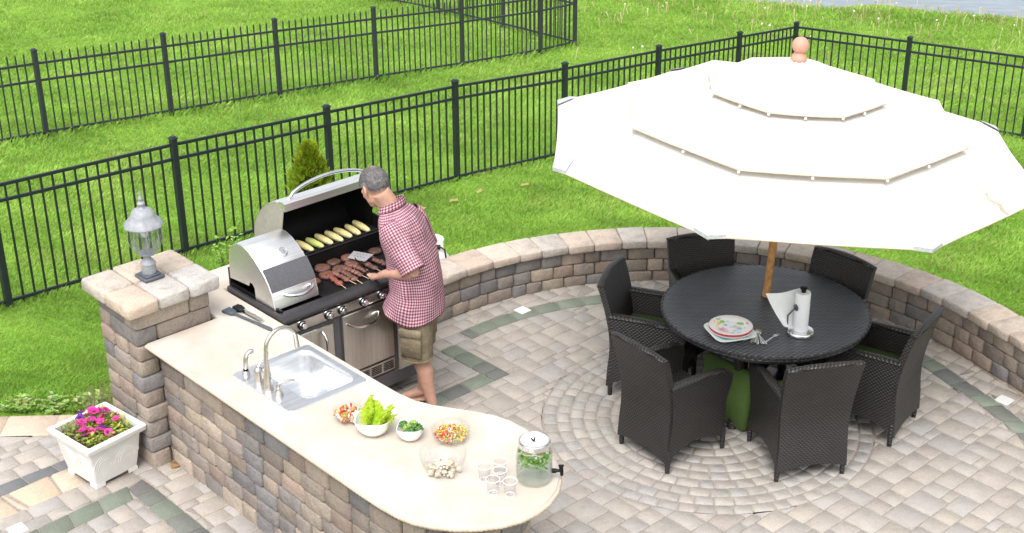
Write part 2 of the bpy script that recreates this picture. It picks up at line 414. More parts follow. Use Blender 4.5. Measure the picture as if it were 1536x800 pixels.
def vnoise(x, y, f, seed):
    r = np.random.RandomState(seed); out = np.zeros_like(x)
    for k in range(5):
        a = r.rand() * 6.28; p = r.rand() * 6.28; ff = f * (1 + k * .37)
        out += np.sin((x * np.cos(a) + y * np.sin(a)) * ff + p + 1.3 * np.sin((x * np.sin(a) - y * np.cos(a)) * ff * .7 + p * 2))
    return out / 5
def grass():
    r = np.random.RandomState(3)
    N = 900000
    ymin, ymax = 7.9, 31.5
    t = r.rand(N); y = 1 / (1 / ymin + t * (1 / ymax - 1 / ymin))
    x = (r.rand(N) * 2 - 1) * (.40 * y + 1.6)
    s = (x - 5.58) * .275 + (y - 29.78) * .961
    k = (~patio_mask(x, y)) & (s < -.35)
    x, y, s = x[k], y[k], s[k]
    d = np.hypot(x, y)
    n = len(x); z = ground(x, y) - .004
    sc = np.clip(d / 12, .8, 2.6)
    big = vnoise(x, y, .9, 1); mid = vnoise(x, y, 3.2, 2); fine = vnoise(x, y, 11, 4)
    L = (.032 + .022 * r.rand(n) + .006 * mid) * sc ** .45
    # longer tufts the mower misses along the fences
    for (x0, y0, x1, y1, wd, ex) in FENCE_LINES:
        dx, dy = x1 - x0, y1 - y0; l2 = dx * dx + dy * dy
        tt = np.clip(((x - x0) * dx + (y - y0) * dy) / l2, 0, 1)
        dd = np.hypot(x - x0 - tt * dx, y - y0 - tt * dy)
        L += np.exp(-(dd / wd) ** 2) * ex * r.rand(n)
    wild = np.clip((s + 4.2) / 3, 0, 1); L += wild * .05 * r.rand(n)
    wd = .0058 * sc
    az = r.rand(n) * 2 * PI + .9 * big; lean = (.25 + .85 * r.rand(n)) * L
    hx, hy = np.cos(az), np.sin(az)
    a2 = az + PI / 2 + (r.rand(n) - .5)
    px, py = np.cos(a2) * wd / 2, np.sin(a2) * wd / 2
    P = np.empty((n, 4, 3), np.float32)
    P[:, 0] = np.stack([x - px, y - py, z], 1); P[:, 1] = np.stack([x + px, y + py, z], 1)
    P[:, 2] = np.stack([x + px * .7 + hx * lean * .4, y + py * .7 + hy * lean * .4, z + L * .62], 1)
    P[:, 3] = np.stack([x + hx * lean, y + hy * lean, z + L], 1)
    F = np.empty((n, 6), np.int32); b = np.arange(n) * 4
    F[:, 0] = b; F[:, 1] = b + 1; F[:, 2] = b + 2; F[:, 3] = b; F[:, 4] = b + 2; F[:, 5] = b + 3
    tone = np.clip(.5 + .30 * big + .24 * mid + .16 * fine + .25 * (r.rand(n) - .5), 0, 1)[:, None]
    c0 = np.array([.165, .325, .050]); c1 = np.array([.31, .51, .095]); c2 = np.array([.47, .60, .18])
    col = np.where(tone < .6, c0 + (c1 - c0) * tone / .6, c1 + (c2 - c1) * (tone - .6) / .4)
    dry = (r.rand(n) < .035 + .25 * wild * (vnoise(x, y, 2.0, 9) > .1))[:, None]
    col = np.where(dry, np.array([.36, .31, .14]), col) * (.8 + .4 * r.rand(n))[:, None]
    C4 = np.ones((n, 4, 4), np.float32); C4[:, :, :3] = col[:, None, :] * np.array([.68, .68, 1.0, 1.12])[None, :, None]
    me = bpy.data.meshes.new('grass')
    me.vertices.add(n * 4); me.loops.add(n * 6); me.polygons.add(n * 2)
    me.vertices.foreach_set('co', P.ravel()); me.loops.foreach_set('vertex_index', F.ravel())
    me.polygons.foreach_set('loop_start', np.arange(n * 2, dtype=np.int32) * 3)
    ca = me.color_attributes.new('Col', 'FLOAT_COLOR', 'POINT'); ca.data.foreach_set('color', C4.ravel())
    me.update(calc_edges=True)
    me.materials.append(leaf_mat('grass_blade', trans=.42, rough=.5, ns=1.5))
    o = bpy.data.objects.new('grass', me); COL.objects.link(o)
    tag(o, 'bright green mown grass covering the lawn on both sides of the fences', 'grass', kind='stuff')
    # dry seed stalks and dandelion clocks towards the lake
    mb = MB()
    for i in range(900):
        yy = rnd.uniform(22.5, 29.6); xx = rnd.uniform(-1.0, .41 * yy + 1)
        ss = (xx - 5.58) * .275 + (yy - 29.78) * .961
        if ss > -.1 or rnd.random() > min(1, max(.04, (ss + 5.2) / 4)): continue
        zz = gz(xx, yy); h = rnd.uniform(.10, .28)
        lx, ly = rnd.uniform(-.06, .06), rnd.uniform(-.06, .06)
        c = rnd.choice([(.55, .44, .27), (.62, .50, .33), (.48, .42, .2)])
        mb.tube([(xx, yy, zz), (xx + lx * .4, yy + ly * .4, zz + h * .6), (xx + lx, yy + ly, zz + h)], [.006, .006, .011], 4, True, c)
        if rnd.random() < .10: mb.ball((xx + lx, yy + ly, zz + h), rnd.uniform(.014, .026), 6, 4, (.70, .68, .56))
    o = mb.build('dry_grass', MAT['attr'], smooth=0)
    tag(o, 'tan seed stalks and pale dandelion heads in the rough grass by the lake', 'dry grass', kind='stuff')

# ------------------------------------------------------------------ fences
def fence_thing(name, label, runs, h, rails, spike, mats, cat='fence'):
    (x0, y0) = runs[0][0]
    o0 = Vector((x0, y0, gz(x0, y0)))
    root = thing(name, label, cat, o0)
    done = set()
    pw = .060
    for run in runs:
        P = [Vector((x, y, gz(x, y))) for x, y in run]
        for i, p in enumerate(P):
            key = (round(p.x, 2), round(p.y, 2))
            d = (P[min(i + 1, len(P) - 1)] - P[max(i - 1, 0)]); an = math.atan2(d.y, d.x)
            if key not in done:
                done.add(key)
                mb = MB(); q = p - o0; M = TRS(q, (0, 0, an))
                mb.box((0, 0, h / 2 - .1), (pw, pw, h + .2), M=M, ch=.005)
                mb.box((0, 0, h + .008), (pw + .014, pw + .014, .016), M=M, ch=.004)
                mb.box((0, 0, h + .022), (pw - .012, pw - .012, .014), M=M, ch=.005)
                mb.build('post', mats, root)
        for i in range(len(P) - 1):
            a, b = P[i] - o0, P[i + 1] - o0
            d = b - a; L = Vector((d.x, d.y, 0)).length; t = d / d.length
            a2 = a + d * (.034 / L); b2 = b - d * (.034 / L); L2 = Vector((b2.x - a2.x, b2.y - a2.y, 0)).length
            n = max(2, round(L2 / .108)); mb = MB(); an = math.atan2(d.y, d.x)
            for k in range(1, n):
                q = a2 + (b2 - a2) * (k / n)
                top = rails[0] + (spike if spike else -.01)
                M = TRS(q, (0, 0, an)); w = .0078
                mb.prism([(-w, -w), (w, -w), (w, w), (-w, w)], .0 + .03, top, 0, M=M)
                if spike: mb.loft([[(w * sx, w * sy, top) for sx, sy in ((-1, -1), (1, -1), (1, 1), (-1, 1))], [(w * .15 * sx, w * .15 * sy, top + .03) for sx, sy in ((-1, -1), (1, -1), (1, 1), (-1, 1))]], M=M)
            pn = mb.build('picket_panel', mats, root, smooth=0)
            for rz in rails:
                mr = MB(); sec = [(-.012, -.0145), (.012, -.0145), (.012, .012), (.009, .015), (-.009, .015), (-.012, .012)]
                nrm = Vector((-math.sin(an), math.cos(an), 0))
                mr.loft([[tuple(e + nrm * sx + Vector((0, 0, rz + sz))) for sx, sz in sec] for e in (a2, b2)])
                mr.build('rail', mats, pn, smooth=0)
    return root
dn = Vector((math.cos(.8147), math.sin(.8147))); A0 = Vector((-4.4034, 11.1639))
near = [tuple(A0 + dn * s) for s in (-3.68, -1.84, 0, 1.838, 3.679, 5.515, 7.367, 9.21, 11.038, 12.476)]
cor = near[-1]; e2 = (6.90, 18.13); dv = ((e2[0] - cor[0]) / 2, (e2[1] - cor[1]) / 2)
right = [cor] + [(cor[0] + dv[0] * k, cor[1] + dv[1] * k) for k in (1, 2, 3, 4)]
df = Vector((math.cos(.7949), math.sin(.7949))); B0 = Vector((-5.9338, 17.2227))
far = [tuple(B0 + df * s) for s in (-5.52, -3.68, -1.84, 0, 1.85, 3.68, 5.515, 7.352, 9.205, 10.086)]
fc = far[-1]; fd = Vector((-1.304 - 1.13, 27.0 - 24.42)).normalized()
farb = [fc] + [(fc[0] + fd.x * k, fc[1] + fd.y * k) for k in (1.84, 3.68, 5.52, 7.36)]
FENCE_LINES = [(*near[0], *near[-1], .08, .045), (*right[0], *right[-1], .12, .07), (*far[0], *far[-1], .16, .07), (*farb[0], *farb[-1], .12, .05)]
fence_thing('metal_fence', 'black metal fence with flat top rail enclosing the patio lawn', [near, right], 1.2, (1.145, 1.005, .075), 0, MAT['fence'])
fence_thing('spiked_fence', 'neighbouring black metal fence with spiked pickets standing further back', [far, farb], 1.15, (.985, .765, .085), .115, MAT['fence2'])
grass()

# ------------------------------------------------------------------ stone palettes
def pick(pal, v=.12):
    c = rnd.choice(pal); k = rnd.uniform(1 - v, 1 + v)
    return (c[0] * k, c[1] * k, c[2] * k)
WALLP = [(.345, .285, .235), (.33, .28, .23), (.37, .305, .25), (.35, .27, .225), (.29, .25, .225), (.245, .225, .215), (.215, .205, .205), (.325, .275, .235), (.29, .24, .205), (.395, .33, .27), (.32, .25, .21), (.255, .215, .19)]
CAPP = [(.55, .465, .39), (.53, .46, .395), (.57, .47, .39), (.52, .475, .43), (.54, .44, .365)]
PAVP = [(.395, .357, .32), (.388, .352, .317), (.405, .366, .327), (.388, .358, .328), (.38, .353, .329), (.373, .35, .329), (.41, .37, .325), (.393, .352, .317)]
CIRP = [(.37, .347, .32), (.36, .342, .32), (.383, .355, .325), (.395, .362, .33), (.348, .335, .322), (.378, .346, .318)]
GRNP = [(.185, .21, .168), (.195, .225, .178), (.18, .19, .172), (.172, .178, .168), (.205, .235, .188)]
GRYP = [(.16, .165, .17), (.185, .19, .195), (.21, .225, .21)]
PEACH = [(.55, .43, .32), (.52, .42, .33), (.56, .46, .36)]

# ------------------------------------------------------------------ patio paving
CC = (1.346, 8.539); CR = 1.136
def poly_sd(poly, p):
    best = None; n = len(poly)
    for i in range(n):
        a, b = poly[i - 1], poly[i]; ex, ey = b[0] - a[0], b[1] - a[1]; l = math.hypot(ex, ey)
        nx, ny = ey / l, -ex / l
        d = (p[0] - a[0]) * nx + (p[1] - a[1]) * ny
        if best is None or d > best[0]: best = (d, (nx, ny), a)
    return best
def abrect(a0, a1, b0, b1): return [tuple(W(a, b)[:2]) for a, b in ((a0, b0), (a1, b0), (a1, b1), (a0, b1))]
BANDS = [(abrect(.08, .70, 2.36, 2.515), 'a'), (abrect(.55, .70, 1.0, 2.36), 'b'), (abrect(.245, 3.2, -.308, -.163), 'a')]
b4 = [(-2.415, 7.843), (-3.60, 6.62), (-3.50, 6.50), (-2.37, 7.66), (-2.30, 7.735)]
GRAYB = [(-4.02, 7.185), (-2.88, 8.165), (-2.79, 8.085), (-3.93, 7.085)]
PEACHS = [[(-3.25, 7.675), (-3.046, 7.885), (-2.901, 7.676), (-3.046, 7.521)], [(-3.04, 7.89), (-2.93, 7.985), (-2.76, 7.80), (-2.894, 7.68)],
    [(-3.295, 7.66), (-3.256, 7.668), (-3.052, 7.514), (-3.093, 7.474)], [(-3.305, 7.655), (-3.102, 7.47), (-3.30, 7.29), (-3.50, 7.48)], [(-3.51, 7.475), (-3.31, 7.285), (-3.55, 7.06), (-3.75, 7.27)], [(-2.92, 7.99), (-2.75, 8.15), (-2.6, 7.95), (-2.755, 7.81)]]
STRIP = [(-3.95, 7.09), (-2.75, 8.16), (-2.6, 7.95), (-3.72, 6.98)]
def ccw(p): return p if area(p) > 0 else p[::-1]
OUTP = [ccw(b) for b, _ in BANDS] + [ccw(b4), ccw(GRAYB), ccw(STRIP)]
def patio():
    base = MB()
    pts = [(-9, 4.0), (8, 4.0)] + [tuple(wall_pt(t, .1)) for t in range(-50, 148, 4)] + [tuple(W(-.1, 2.1)[:2]), tuple(W(-.1, .3)[:2])] + [(-2.9, 8.62)] + [(x, yout_border(x)) for x in np.arange(-3.2, -9, -.5)]
    base.prism(pts, -.30, -.007, 0)
    struct(base.build('patio_bed', MAT['joint'], smooth=0))
    mb = MB(); g = .0705; gap = .0035
    NA, NB = 130, 150; occ = np.zeros((NA, NB), bool); a_off, b_off = -3.3, -4.2
    def put(poly, col, ch=.006, dz=0.0):
        z = dz + rnd.uniform(-.0015, .0015)
        poly = [(p[0], p[1]) for p in poly]
        if len(poly) < 3 or abs(area(poly)) < .0012: return
        q = inset(ccw(poly), gap)
        if area(q) < .0006: return
        mb.prism(q, -.04, z, ch, col, None, True, 1, False)
    def clipped(poly):
        for _ in range(2):
            c = (sum(p[0] for p in poly) / len(poly), sum(p[1] for p in poly) / len(poly))
            d = math.hypot(c[0] - CC[0], c[1] - CC[1])
            if d < CR + .25:
                n = ((c[0] - CC[0]) / d, (c[1] - CC[1]) / d)
                poly = clip_half(poly, (CC[0] + n[0] * CR, CC[1] + n[1] * CR), n)
                if len(poly) < 3: return None
            dx, dy = c[0] - WC.x, c[1] - WC.y; r = math.hypot(dx, dy); th = math.degrees(math.atan2(dy, dx)); n = (dx / r, dy / r)
            if -75 < th < 150:
                rw = 2.43 + max(0, (20 - th) / 20) ** 1.3 * .16
                if r > rw + .12: return None
                if th < 136:
                    if r > rw - .285: poly = clip_half(poly, (WC.x + n[0] * (rw - .21), WC.y + n[1] * (rw - .21)), n)
                    elif r > rw - .6: poly = clip_half(poly, (WC.x + n[0] * (rw - .36), WC.y + n[1] * (rw - .36)), (-n[0], -n[1]))
                    if len(poly) < 3: return None
            for P in OUTP:
                sd, n, a = poly_sd(P, c)
                if sd < .3:
                    poly = clip_half(poly, a, n)
                    if len(poly) < 3: return None
            if c[0] < -2.2:
                if c[1] > 8.8: return None
                poly = clip_half(poly, (c[0], yin_border(c[0])), (0, -1))
                if len(poly) < 3: return None
        return poly
    sizes = [(3, 3), (3, 2), (2, 3), (3, 2), (2, 2), (2, 2), (3, 3), (2, 3), (2, 2)]
    for j in range(NB):
        for i in range(NA):
            if occ[i, j]: continue
            cand = sizes[:]; rnd.shuffle(cand); cand += [(2, 1), (1, 2), (1, 1)]
            for w, h in cand:
                if i + w <= NA and j + h <= NB and not occ[i:i + w, j:j + h].any(): break
            occ[i:i + w, j:j + h] = True
            a0, b0 = a_off + i * g, b_off + j * g
            poly = [tuple(W(a, b)[:2]) for a, b in ((a0, b0), (a0 + w * g, b0), (a0 + w * g, b0 + h * g), (a0, b0 + h * g))]
            c = W(a0 + w * g / 2, b0 + h * g / 2)
            if c.y < 4.6 or c.x < -6.5 or c.x > 5.6: continue
            poly = clipped(poly)
            if poly: put(poly, pick(PAVP, .055))
    # circle of small setts
    r1 = CR
    while r1 > .1:
        r0 = max(r1 - .0945, 0); n = max(3, round(2 * PI * (r1 + r0) / 2 / .122)); ph = rnd.random() * 6; cuts = [2 * PI * (k + rnd.uniform(-.12, .12)) / n + ph for k in range(n)]; cuts.append(cuts[0] + 2 * PI)
        for k in range(n):
            t0, t1 = cuts[k], cuts[k + 1]; m = max(2, int((t1 - t0) / .12) + 1)
            poly = [(CC[0] + r0 * math.cos(t0 + (t1 - t0) * q / m), CC[1] + r0 * math.sin(t0 + (t1 - t0) * q / m)) for q in range(m + 1)][::-1] if r0 > 0 else [CC]
            poly += [(CC[0] + r1 * math.cos(t0 + (t1 - t0) * q / m), CC[1] + r1 * math.sin(t0 + (t1 - t0) * q / m)) for q in range(m + 1)]
            put(poly, pick(CIRP, .1), .008)
        r1 = r0
    # green arc band and its zigzag ends
    th = -60.0; dth = math.degrees(.205 / 2.15)
    while th < 136.5:
        t1 = min(th + dth * rnd.choice([1, 1, .72]), 136.8)
        poly = [tuple(wall_pt(th + (t1 - th) * q / 3, -.36)) for q in range(4)] + [tuple(wall_pt(t1 - (t1 - th) * q / 3, -.21)) for q in range(4)]
        put(poly, pick(GRNP), .005, .001); th = t1
    for (poly, ax), (a0, a1, b0, b1) in zip(BANDS, ((.08, .70, 2.36, 2.515), (.55, .70, 1.0, 2.36), (.245, 3.2, -.308, -.163))):
        s, e = (a0, a1) if ax == 'a' else (b0, b1)
        if ax == 'b': s, e = e, s
        sg = 1 if e > s else -1
        while (e - s) * sg > .02:
            t = s + sg * min(abs(e - s), .21 * rnd.choice([1, 1, .7]))
            put(abrect(min(s, t), max(s, t), b0, b1) if ax == 'a' else abrect(a0, a1, min(s, t), max(s, t)), pick(GRNP), .005, .001); s = t
    A, B, C_, D = (-2.415, 7.843), (-3.60, 6.62), (-3.50, 6.50), (-2.33, 7.67)
    s = 0.0
    put([tuple(W(.08, -.174)[:2]), tuple(W(.245, -.163)[:2]), tuple(W(.245, -.31)[:2]), tuple(W(.115, -.30)[:2])], (.165, .155, .15), .005, .001)
    s = .07
    while s < 1:
        t = min(1, s + .125); f = lambda p, q, k: (p[0] + (q[0] - p[0]) * k, p[1] + (q[1] - p[1]) * k)
        put([f(A, B, s), f(A, B, t), f(D, C_, t), f(D, C_, s)], pick(GRNP), .005, .001); s = t
    s = 0.0
    while s < 1:
        t = min(1, s + .14); f = lambda p, q, k: (p[0] + (q[0] - p[0]) * k, p[1] + (q[1] - p[1]) * k)
        put([f(GRAYB[0], GRAYB[1], s), f(GRAYB[0], GRAYB[1], t), f(GRAYB[3], GRAYB[2], t), f(GRAYB[3], GRAYB[2], s)], pick(GRYP), .005, .001); s = t
    for p in PEACHS: put(p, pick(PEACH, .06), .008, .002)
    x = -2.72
    while x > -6.5:
        w = rnd.uniform(.34, .46)
        put([(x, yin_border(x)), (x, yout_border(x)), (x - w - .02, yout_border(x - w)), (x - w, yin_border(x - w))], pick(PEACH, .06), .012, .004); x -= w
    struct(mb.build('patio', MAT['paver'], smooth=50))
patio()
for (x, y), lb in zip(((.082, 10.225), (3.495, 8.766), (-3.064, 7.288)), ('square white paver light set by the seat wall behind the barbecue', 'square white paver light set by the seat wall at the right', 'square white paver light set in the paving before the planter')):
    mb = MB(); mb.box((0, 0, -.012), (.105, .105, .034), ch=.004)
    tag(mb.build('paver_light', simple('light_lens', (.68, .69, .68), .35, 0, 20, .03), loc=(x, y, 0), rz=AN), lb, 'paver light', 'lights set in the paving')

# ------------------------------------------------------------------ masonry along a path
class Path:
    def __init__(self, pts, left=True):
        self.p = [Vector(q) for q in pts]; self.s = [0.0]
        for i in range(1, len(self.p)): self.s.append(self.s[-1] + (self.p[i] - self.p[i - 1]).length)
        self.L = self.s[-1]; self.sg = 1 if left else -1
        self.nr = []
        for i in range(len(self.p)):
            d = (self.p[min(i + 1, len(self.p) - 1)] - self.p[max(i - 1, 0)]).normalized()
            self.nr.append(Vector((-d.y, d.x)) * self.sg)
    def at(self, s, off=0.0):
        s = max(0, min(self.L, s))
        for i in range(1, len(self.s)):
            if s <= self.s[i] + 1e-9: break
        t = (s - self.s[i - 1]) / (self.s[i] - self.s[i - 1])
        p = self.p[i - 1].lerp(self.p[i], t); n = self.nr[i - 1].lerp(self.nr[i], t).normalized()
        return p + n * off
def course(mb, path, s0, s1, z0, z1, depth, lens, pal, ch=.012, zf=None, off=0.0, jit=.005, gap=.003, v=.13):
    s = s0
    while s < s1 - .01:
        l = rnd.uniform(*lens); t = s + l
        if s1 - t < lens[0] * .6: t = s1
        o = off + rnd.uniform(-jit, jit); k = max(1, int((t - s) / .08))
        ss = [s + gap + (t - s - 2 * gap) * q / k for q in range(k + 1)]
        poly = [tuple(path.at(q, o)) for q in ss] + [tuple(path.at(q, o + depth)) for q in ss[::-1]]
        dz = zf((s + t) / 2) if zf else 0
        mb.prism(chamfer4(poly, k, ch), z0 + dz + gap * .7, z1 + dz - gap * .7 + rnd.uniform(-.001, .001), ch, pick(pal, v), None, False, 2)
        s = t
def chamfer4(poly, k, c):
    # round the four outer corners only
    n = len(poly); idx = {0, k, k + 1, n - 1}; out = []
    for i in range(n):
        if i in idx:
            a, b, d = Vector(poly[i - 1]), Vector(poly[i]), Vector(poly[(i + 1) % n])
            k1 = min(c, (a - b).length * .4); k2 = min(c, (d - b).length * .4)
            out.append(tuple(b + (a - b).normalized() * k1)); out.append(tuple(b + (d - b).normalized() * k2))
        else: out.append(poly[i])
    return out

def seat_wall():
    ths = np.arange(TH0, TH1 + .1, 2.0)
    P = Path([wall_pt(t) for t in ths], left=False)   # outward is to the right when running counter-clockwise
    def th_of(s): return TH0 + (TH1 - TH0) * s / P.L
    zf = lambda s: wall_top(th_of(s))
    root = thing('seat_wall', 'low curved stone seat wall with tan capstones around the patio', 'wall', (WC.x, WC.y + 2.43, 0))
    org = (WC.x, WC.y + 2.43, 0)
    mb = MB()
    for k in range(4):
        z1 = -.075 - k * .107
        course(mb, P, 0, P.L, z1 - .107, z1, .2, (.13, .24), WALLP, .012, zf, 0, .005)
    core = MB(); rings = []
    for t in ths:
        top = wall_top(t) - .08
        q = [wall_pt(t, .035), wall_pt(t, .235)]
        rings.append([(q[0].x, q[0].y, -.5), (q[1].x, q[1].y, -.5), (q[1].x, q[1].y, top), (q[0].x, q[0].y, top)])
    mb.loft(rings, True, True, (.10, .09, .08))
    mb.build('block_courses', MAT['stone'], root, smooth=45, origin=org)
    mb = MB(); course(mb, P, 0, P.L, -.073, 0, .30, (.20, .27), CAPP, .013, zf, -.03, .004, .002, .06)
    mb.build('capstones', MAT['stone'], root, smooth=45, origin=org)
seat_wall()
# things of the bar stand in a frame turned with the bar: x = along the bar, y = across it
def bar_thing(name, label, cat, a, b, z, group=None):
    return thing(name, label, cat, W(a, b, z), AN, group)

# ------------------------------------------------------------------ pillar
PA0, PA1, PB0, PB1 = -.47, .035, -.06, .49
def pillar():
    ca, cb = (PA0 + PA1) / 2, (PB0 + PB1) / 2
    root = bar_thing('stone_pillar', 'square stone pillar with capstone slab carrying the lamp', 'pillar', ca, cb, 0)
    mb = MB(); n = 10; h = 1.13 / n; X, Y = (PA1 - PA0) / 2, (PB1 - PB0) / 2; d = .15
    for k in range(n):
        z0, z1 = k * h + .002, (k + 1) * h - .002
        if k == 0: z0 = -.1
        s1 = rnd.uniform(.40, .60); s2 = rnd.uniform(.40, .60)
        if k % 2: bl = [(-X, -Y, X - d, -Y + d), (X - d, -Y, X, Y - d), (-X + d, Y - d, X, Y), (-X, -Y + d, -X + d, Y)]
        else: bl = [(-X + d, -Y, X, -Y + d), (X - d, -Y + d, X, Y), (-X, Y - d, X - d, Y), (-X, -Y, -X + d, Y - d)]
        for x0, y0, x1, y1 in bl:
            lx, ly = x1 - x0, y1 - y0; f = rnd.uniform(.4, .6)
            parts = [(x0, y0, x0 + lx * f, y1), (x0 + lx * f, y0, x1, y1)] if lx > ly and rnd.random() < .45 else ([(x0, y0, x1, y0 + ly * f), (x0, y0 + ly * f, x1, y1)] if ly > lx and rnd.random() < .45 else [(x0, y0, x1, y1)])
            for q in parts:
                j = [rnd.uniform(-.005, .005) for _ in range(4)]
                g = .0025
                mb.prism([(q[0] + g + j[0], q[1] + g + j[1]), (q[2] - g + j[2], q[1] + g + j[1]), (q[2] - g + j[2], q[3] - g + j[3]), (q[0] + g + j[0], q[3] - g + j[3])], z0, z1, .014, pick(WALLP, .14), None, True, 2)
    mb.box((0, 0, .5), (2 * X - .08, 2 * Y - .08, 1.2), (.09, .08, .07))
    mb.build('block_courses', MAT['stone'], root, smooth=45)
    mb = MB(); a0, a1, b0, b1 = -.535 - ca, .085 - ca, -.125 - cb, .555 - cb
    for i in range(2):
        for j in range(3):
            w, l = (a1 - a0) / 2, (b1 - b0) / 3; g = .003
            x0, y0 = a0 + i * w, b0 + j * l; jx, jy = rnd.uniform(-.008, .008), rnd.uniform(-.006, .006)
            c = [(.50, .45, .39), (.54, .45, .37), (.55, .46, .37), (.56, .45, .36), (.50, .465, .43), (.49, .465, .44)][(i * 3 + j)] if True else 0
            mb.prism([(x0 + g + jx * (i == 0), y0 + g), (x0 + w - g + jx, y0 + g), (x0 + w - g + jx, y0 + l - g), (x0 + g, y0 + l - g)], 1.132, 1.222 + rnd.uniform(-.003, .003), .016, c, None, True, 2)
    mb.build('capstones', MAT['stone'], root, smooth=45)
pillar()

# ------------------------------------------------------------------ bar
OUT = [(.04, 0), (2.30, -.002), (2.45, .0), (2.58, .012), (2.68, .035), (2.775, .085), (2.87, .155), (2.95, .245), (3.01, .345), (3.045, .45), (3.05, .55), (3.035, .65), (2.99, .755), (2.92, .845), (2.82, .925), (2.70, .99), (2.56, 1.035),
       (2.42, 1.055), (2.30, 1.05), (2.20, 1.025), (2.08, .965), (1.96, .895), (1.86, .838), (1.76, .80), (1.64, .782), (1.50, .778), (.43, .778)]
INNER = [(.43, .786), (-.30, .786), (-.30, 2.07), (-.02, 2.07), (-.02, 2.24), (-.62, 2.24), (-.62, .52), (.04, .52)]
SA, SB = 1.068, .455        # sink centre
def rrect(cx, cy, w, h, r, n=5):
    out = []
    for sx, sy, a0 in ((1, 1, 0), (-1, 1, 90), (-1, -1, 180), (1, -1, 270)):
        for k in range(n + 1):
            t = R(a0 + 90 * k / n); out.append((cx + sx * (w / 2 - r) + r * math.cos(t), cy + sy * (h / 2 - r) + r * math.sin(t)))
    return out
def slab_with_hole(mb, outer, hole, z0, z1, ch, col=(1, 1, 1)):
    outer = ccw(outer); hole = ccw(hole)
    oi = inset(outer, ch)
    allp = [Vector((*p, 0)) for p in oi]; hp = [Vector((*p, 0)) for p in hole]
    tr = tessellate_polygon([allp, hp])
    n, m = len(outer), len(hole)
    flat = oi + hole
    tri = []
    for t in tr:
        a = area([flat[k] for k in t]); tri.append(list(t) if a > 0 else list(t)[::-1])
    mb.add([(p[0], p[1], z1) for p in flat], tri, col)
    vs = [(p[0], p[1], z1) for p in oi] + [(p[0], p[1], z1 - ch) for p in outer] + [(p[0], p[1], z0) for p in outer]
    fs = []
    for i in range(n):
        j = (i + 1) % n
        fs += [[n + i, n + j, j, i], [2 * n + i, 2 * n + j, n + j, n + i]]
    mb.add(vs, fs, col)
    mb.add([(p[0], p[1], z) for z in (z1, z0) for p in hole], [[i, (i + 1) % m, m + (i + 1) % m, m + i] for i in range(m)], col)
    mb.add([(p[0], p[1], z0) for p in flat], [t[::-1] for t in tri], col)
def bar():
    o = (1.3, .4, 0)
    root = bar_thing('outdoor_bar', 'long stone outdoor bar with pale counter and rounded end', 'bar', o[0], o[1], 0)
    mb = MB(); slab_with_hole(mb, OUT + INNER, rrect(SA, SB + .055, .55, .40, .07), .883, .920, .006)
    mb.build('countertop', MAT['counter'], root, smooth=50, origin=o)
    # twisted rope moulding round the free edge
    P = Path(OUT[:24], True); mb = MB(); rings = []; N = int(P.L / .0065)
    for k in range(N + 1):
        s = P.L * k / N; c = P.at(s, .002); n_ = -(P.at(s, .01) - P.at(s, 0)).normalized(); ring = []
        for i in range(10):
            t = 2 * PI * i / 10; rr = .0165 * (1 + .16 * math.cos(2 * t + s * 2 * PI / .026))
            ring.append((c.x + n_.x * rr * math.cos(t), c.y + n_.y * rr * math.cos(t), .898 + rr * math.sin(t)))
        rings.append(ring)
    mb.loft(rings); mb.build('rope_edge', simple('rope_edge_stone', (.56, .46, .37), .75, 0, 12, .1), root, smooth=80, origin=o)
    # stone base
    base = [(.045, .078), (2.26, .078), (2.42, .085), (2.55, .11), (2.66, .155), (2.76, .225), (2.84, .31), (2.885, .41), (2.90, .52), (2.88, .63), (2.82, .73), (2.72, .82), (2.58, .885), (2.42, .915), (2.27, .895), (2.12, .83), (1.98, .765), (1.86, .748)]
    P = Path(base, True); mb = MB(); n = 8; h = .883 / n
    for k in range(n): course(mb, P, 0, P.L, k * h if k else -.12, (k + 1) * h - (.001 if k < n - 1 else .004), .09, (.15, .27), WALLP, .012, None, 0, .006, .003, .14)
    P2 = Path([(1.86, .748), (1.6, .745), (.44, .745)], True)
    for k in range(n): course(mb, P2, 0, P2.L, k * h if k else -.12, (k + 1) * h - .004, .03, (.15, .27), WALLP, .008, None, 0, .003, .003, .14)
    mb.prism(inset(ccw(base + [(.06, .74)]), .035), -.1, .66, 0, (.1, .09, .08))
    mb.prism([(-.58, .53), (.41, .53), (.41, .76), (-.315, .76), (-.315, 2.2), (-.58, 2.2)], -.5, .882, 0, (.3, .26, .22))
    mb.prism([(-.314, 2.09), (-.05, 2.09), (-.05, 2.2), (-.314, 2.2)], -.5, .881, 0, (.3, .26, .22))
    mb.build('stone_base', MAT['stone'], root, smooth=45, origin=o)
bar()

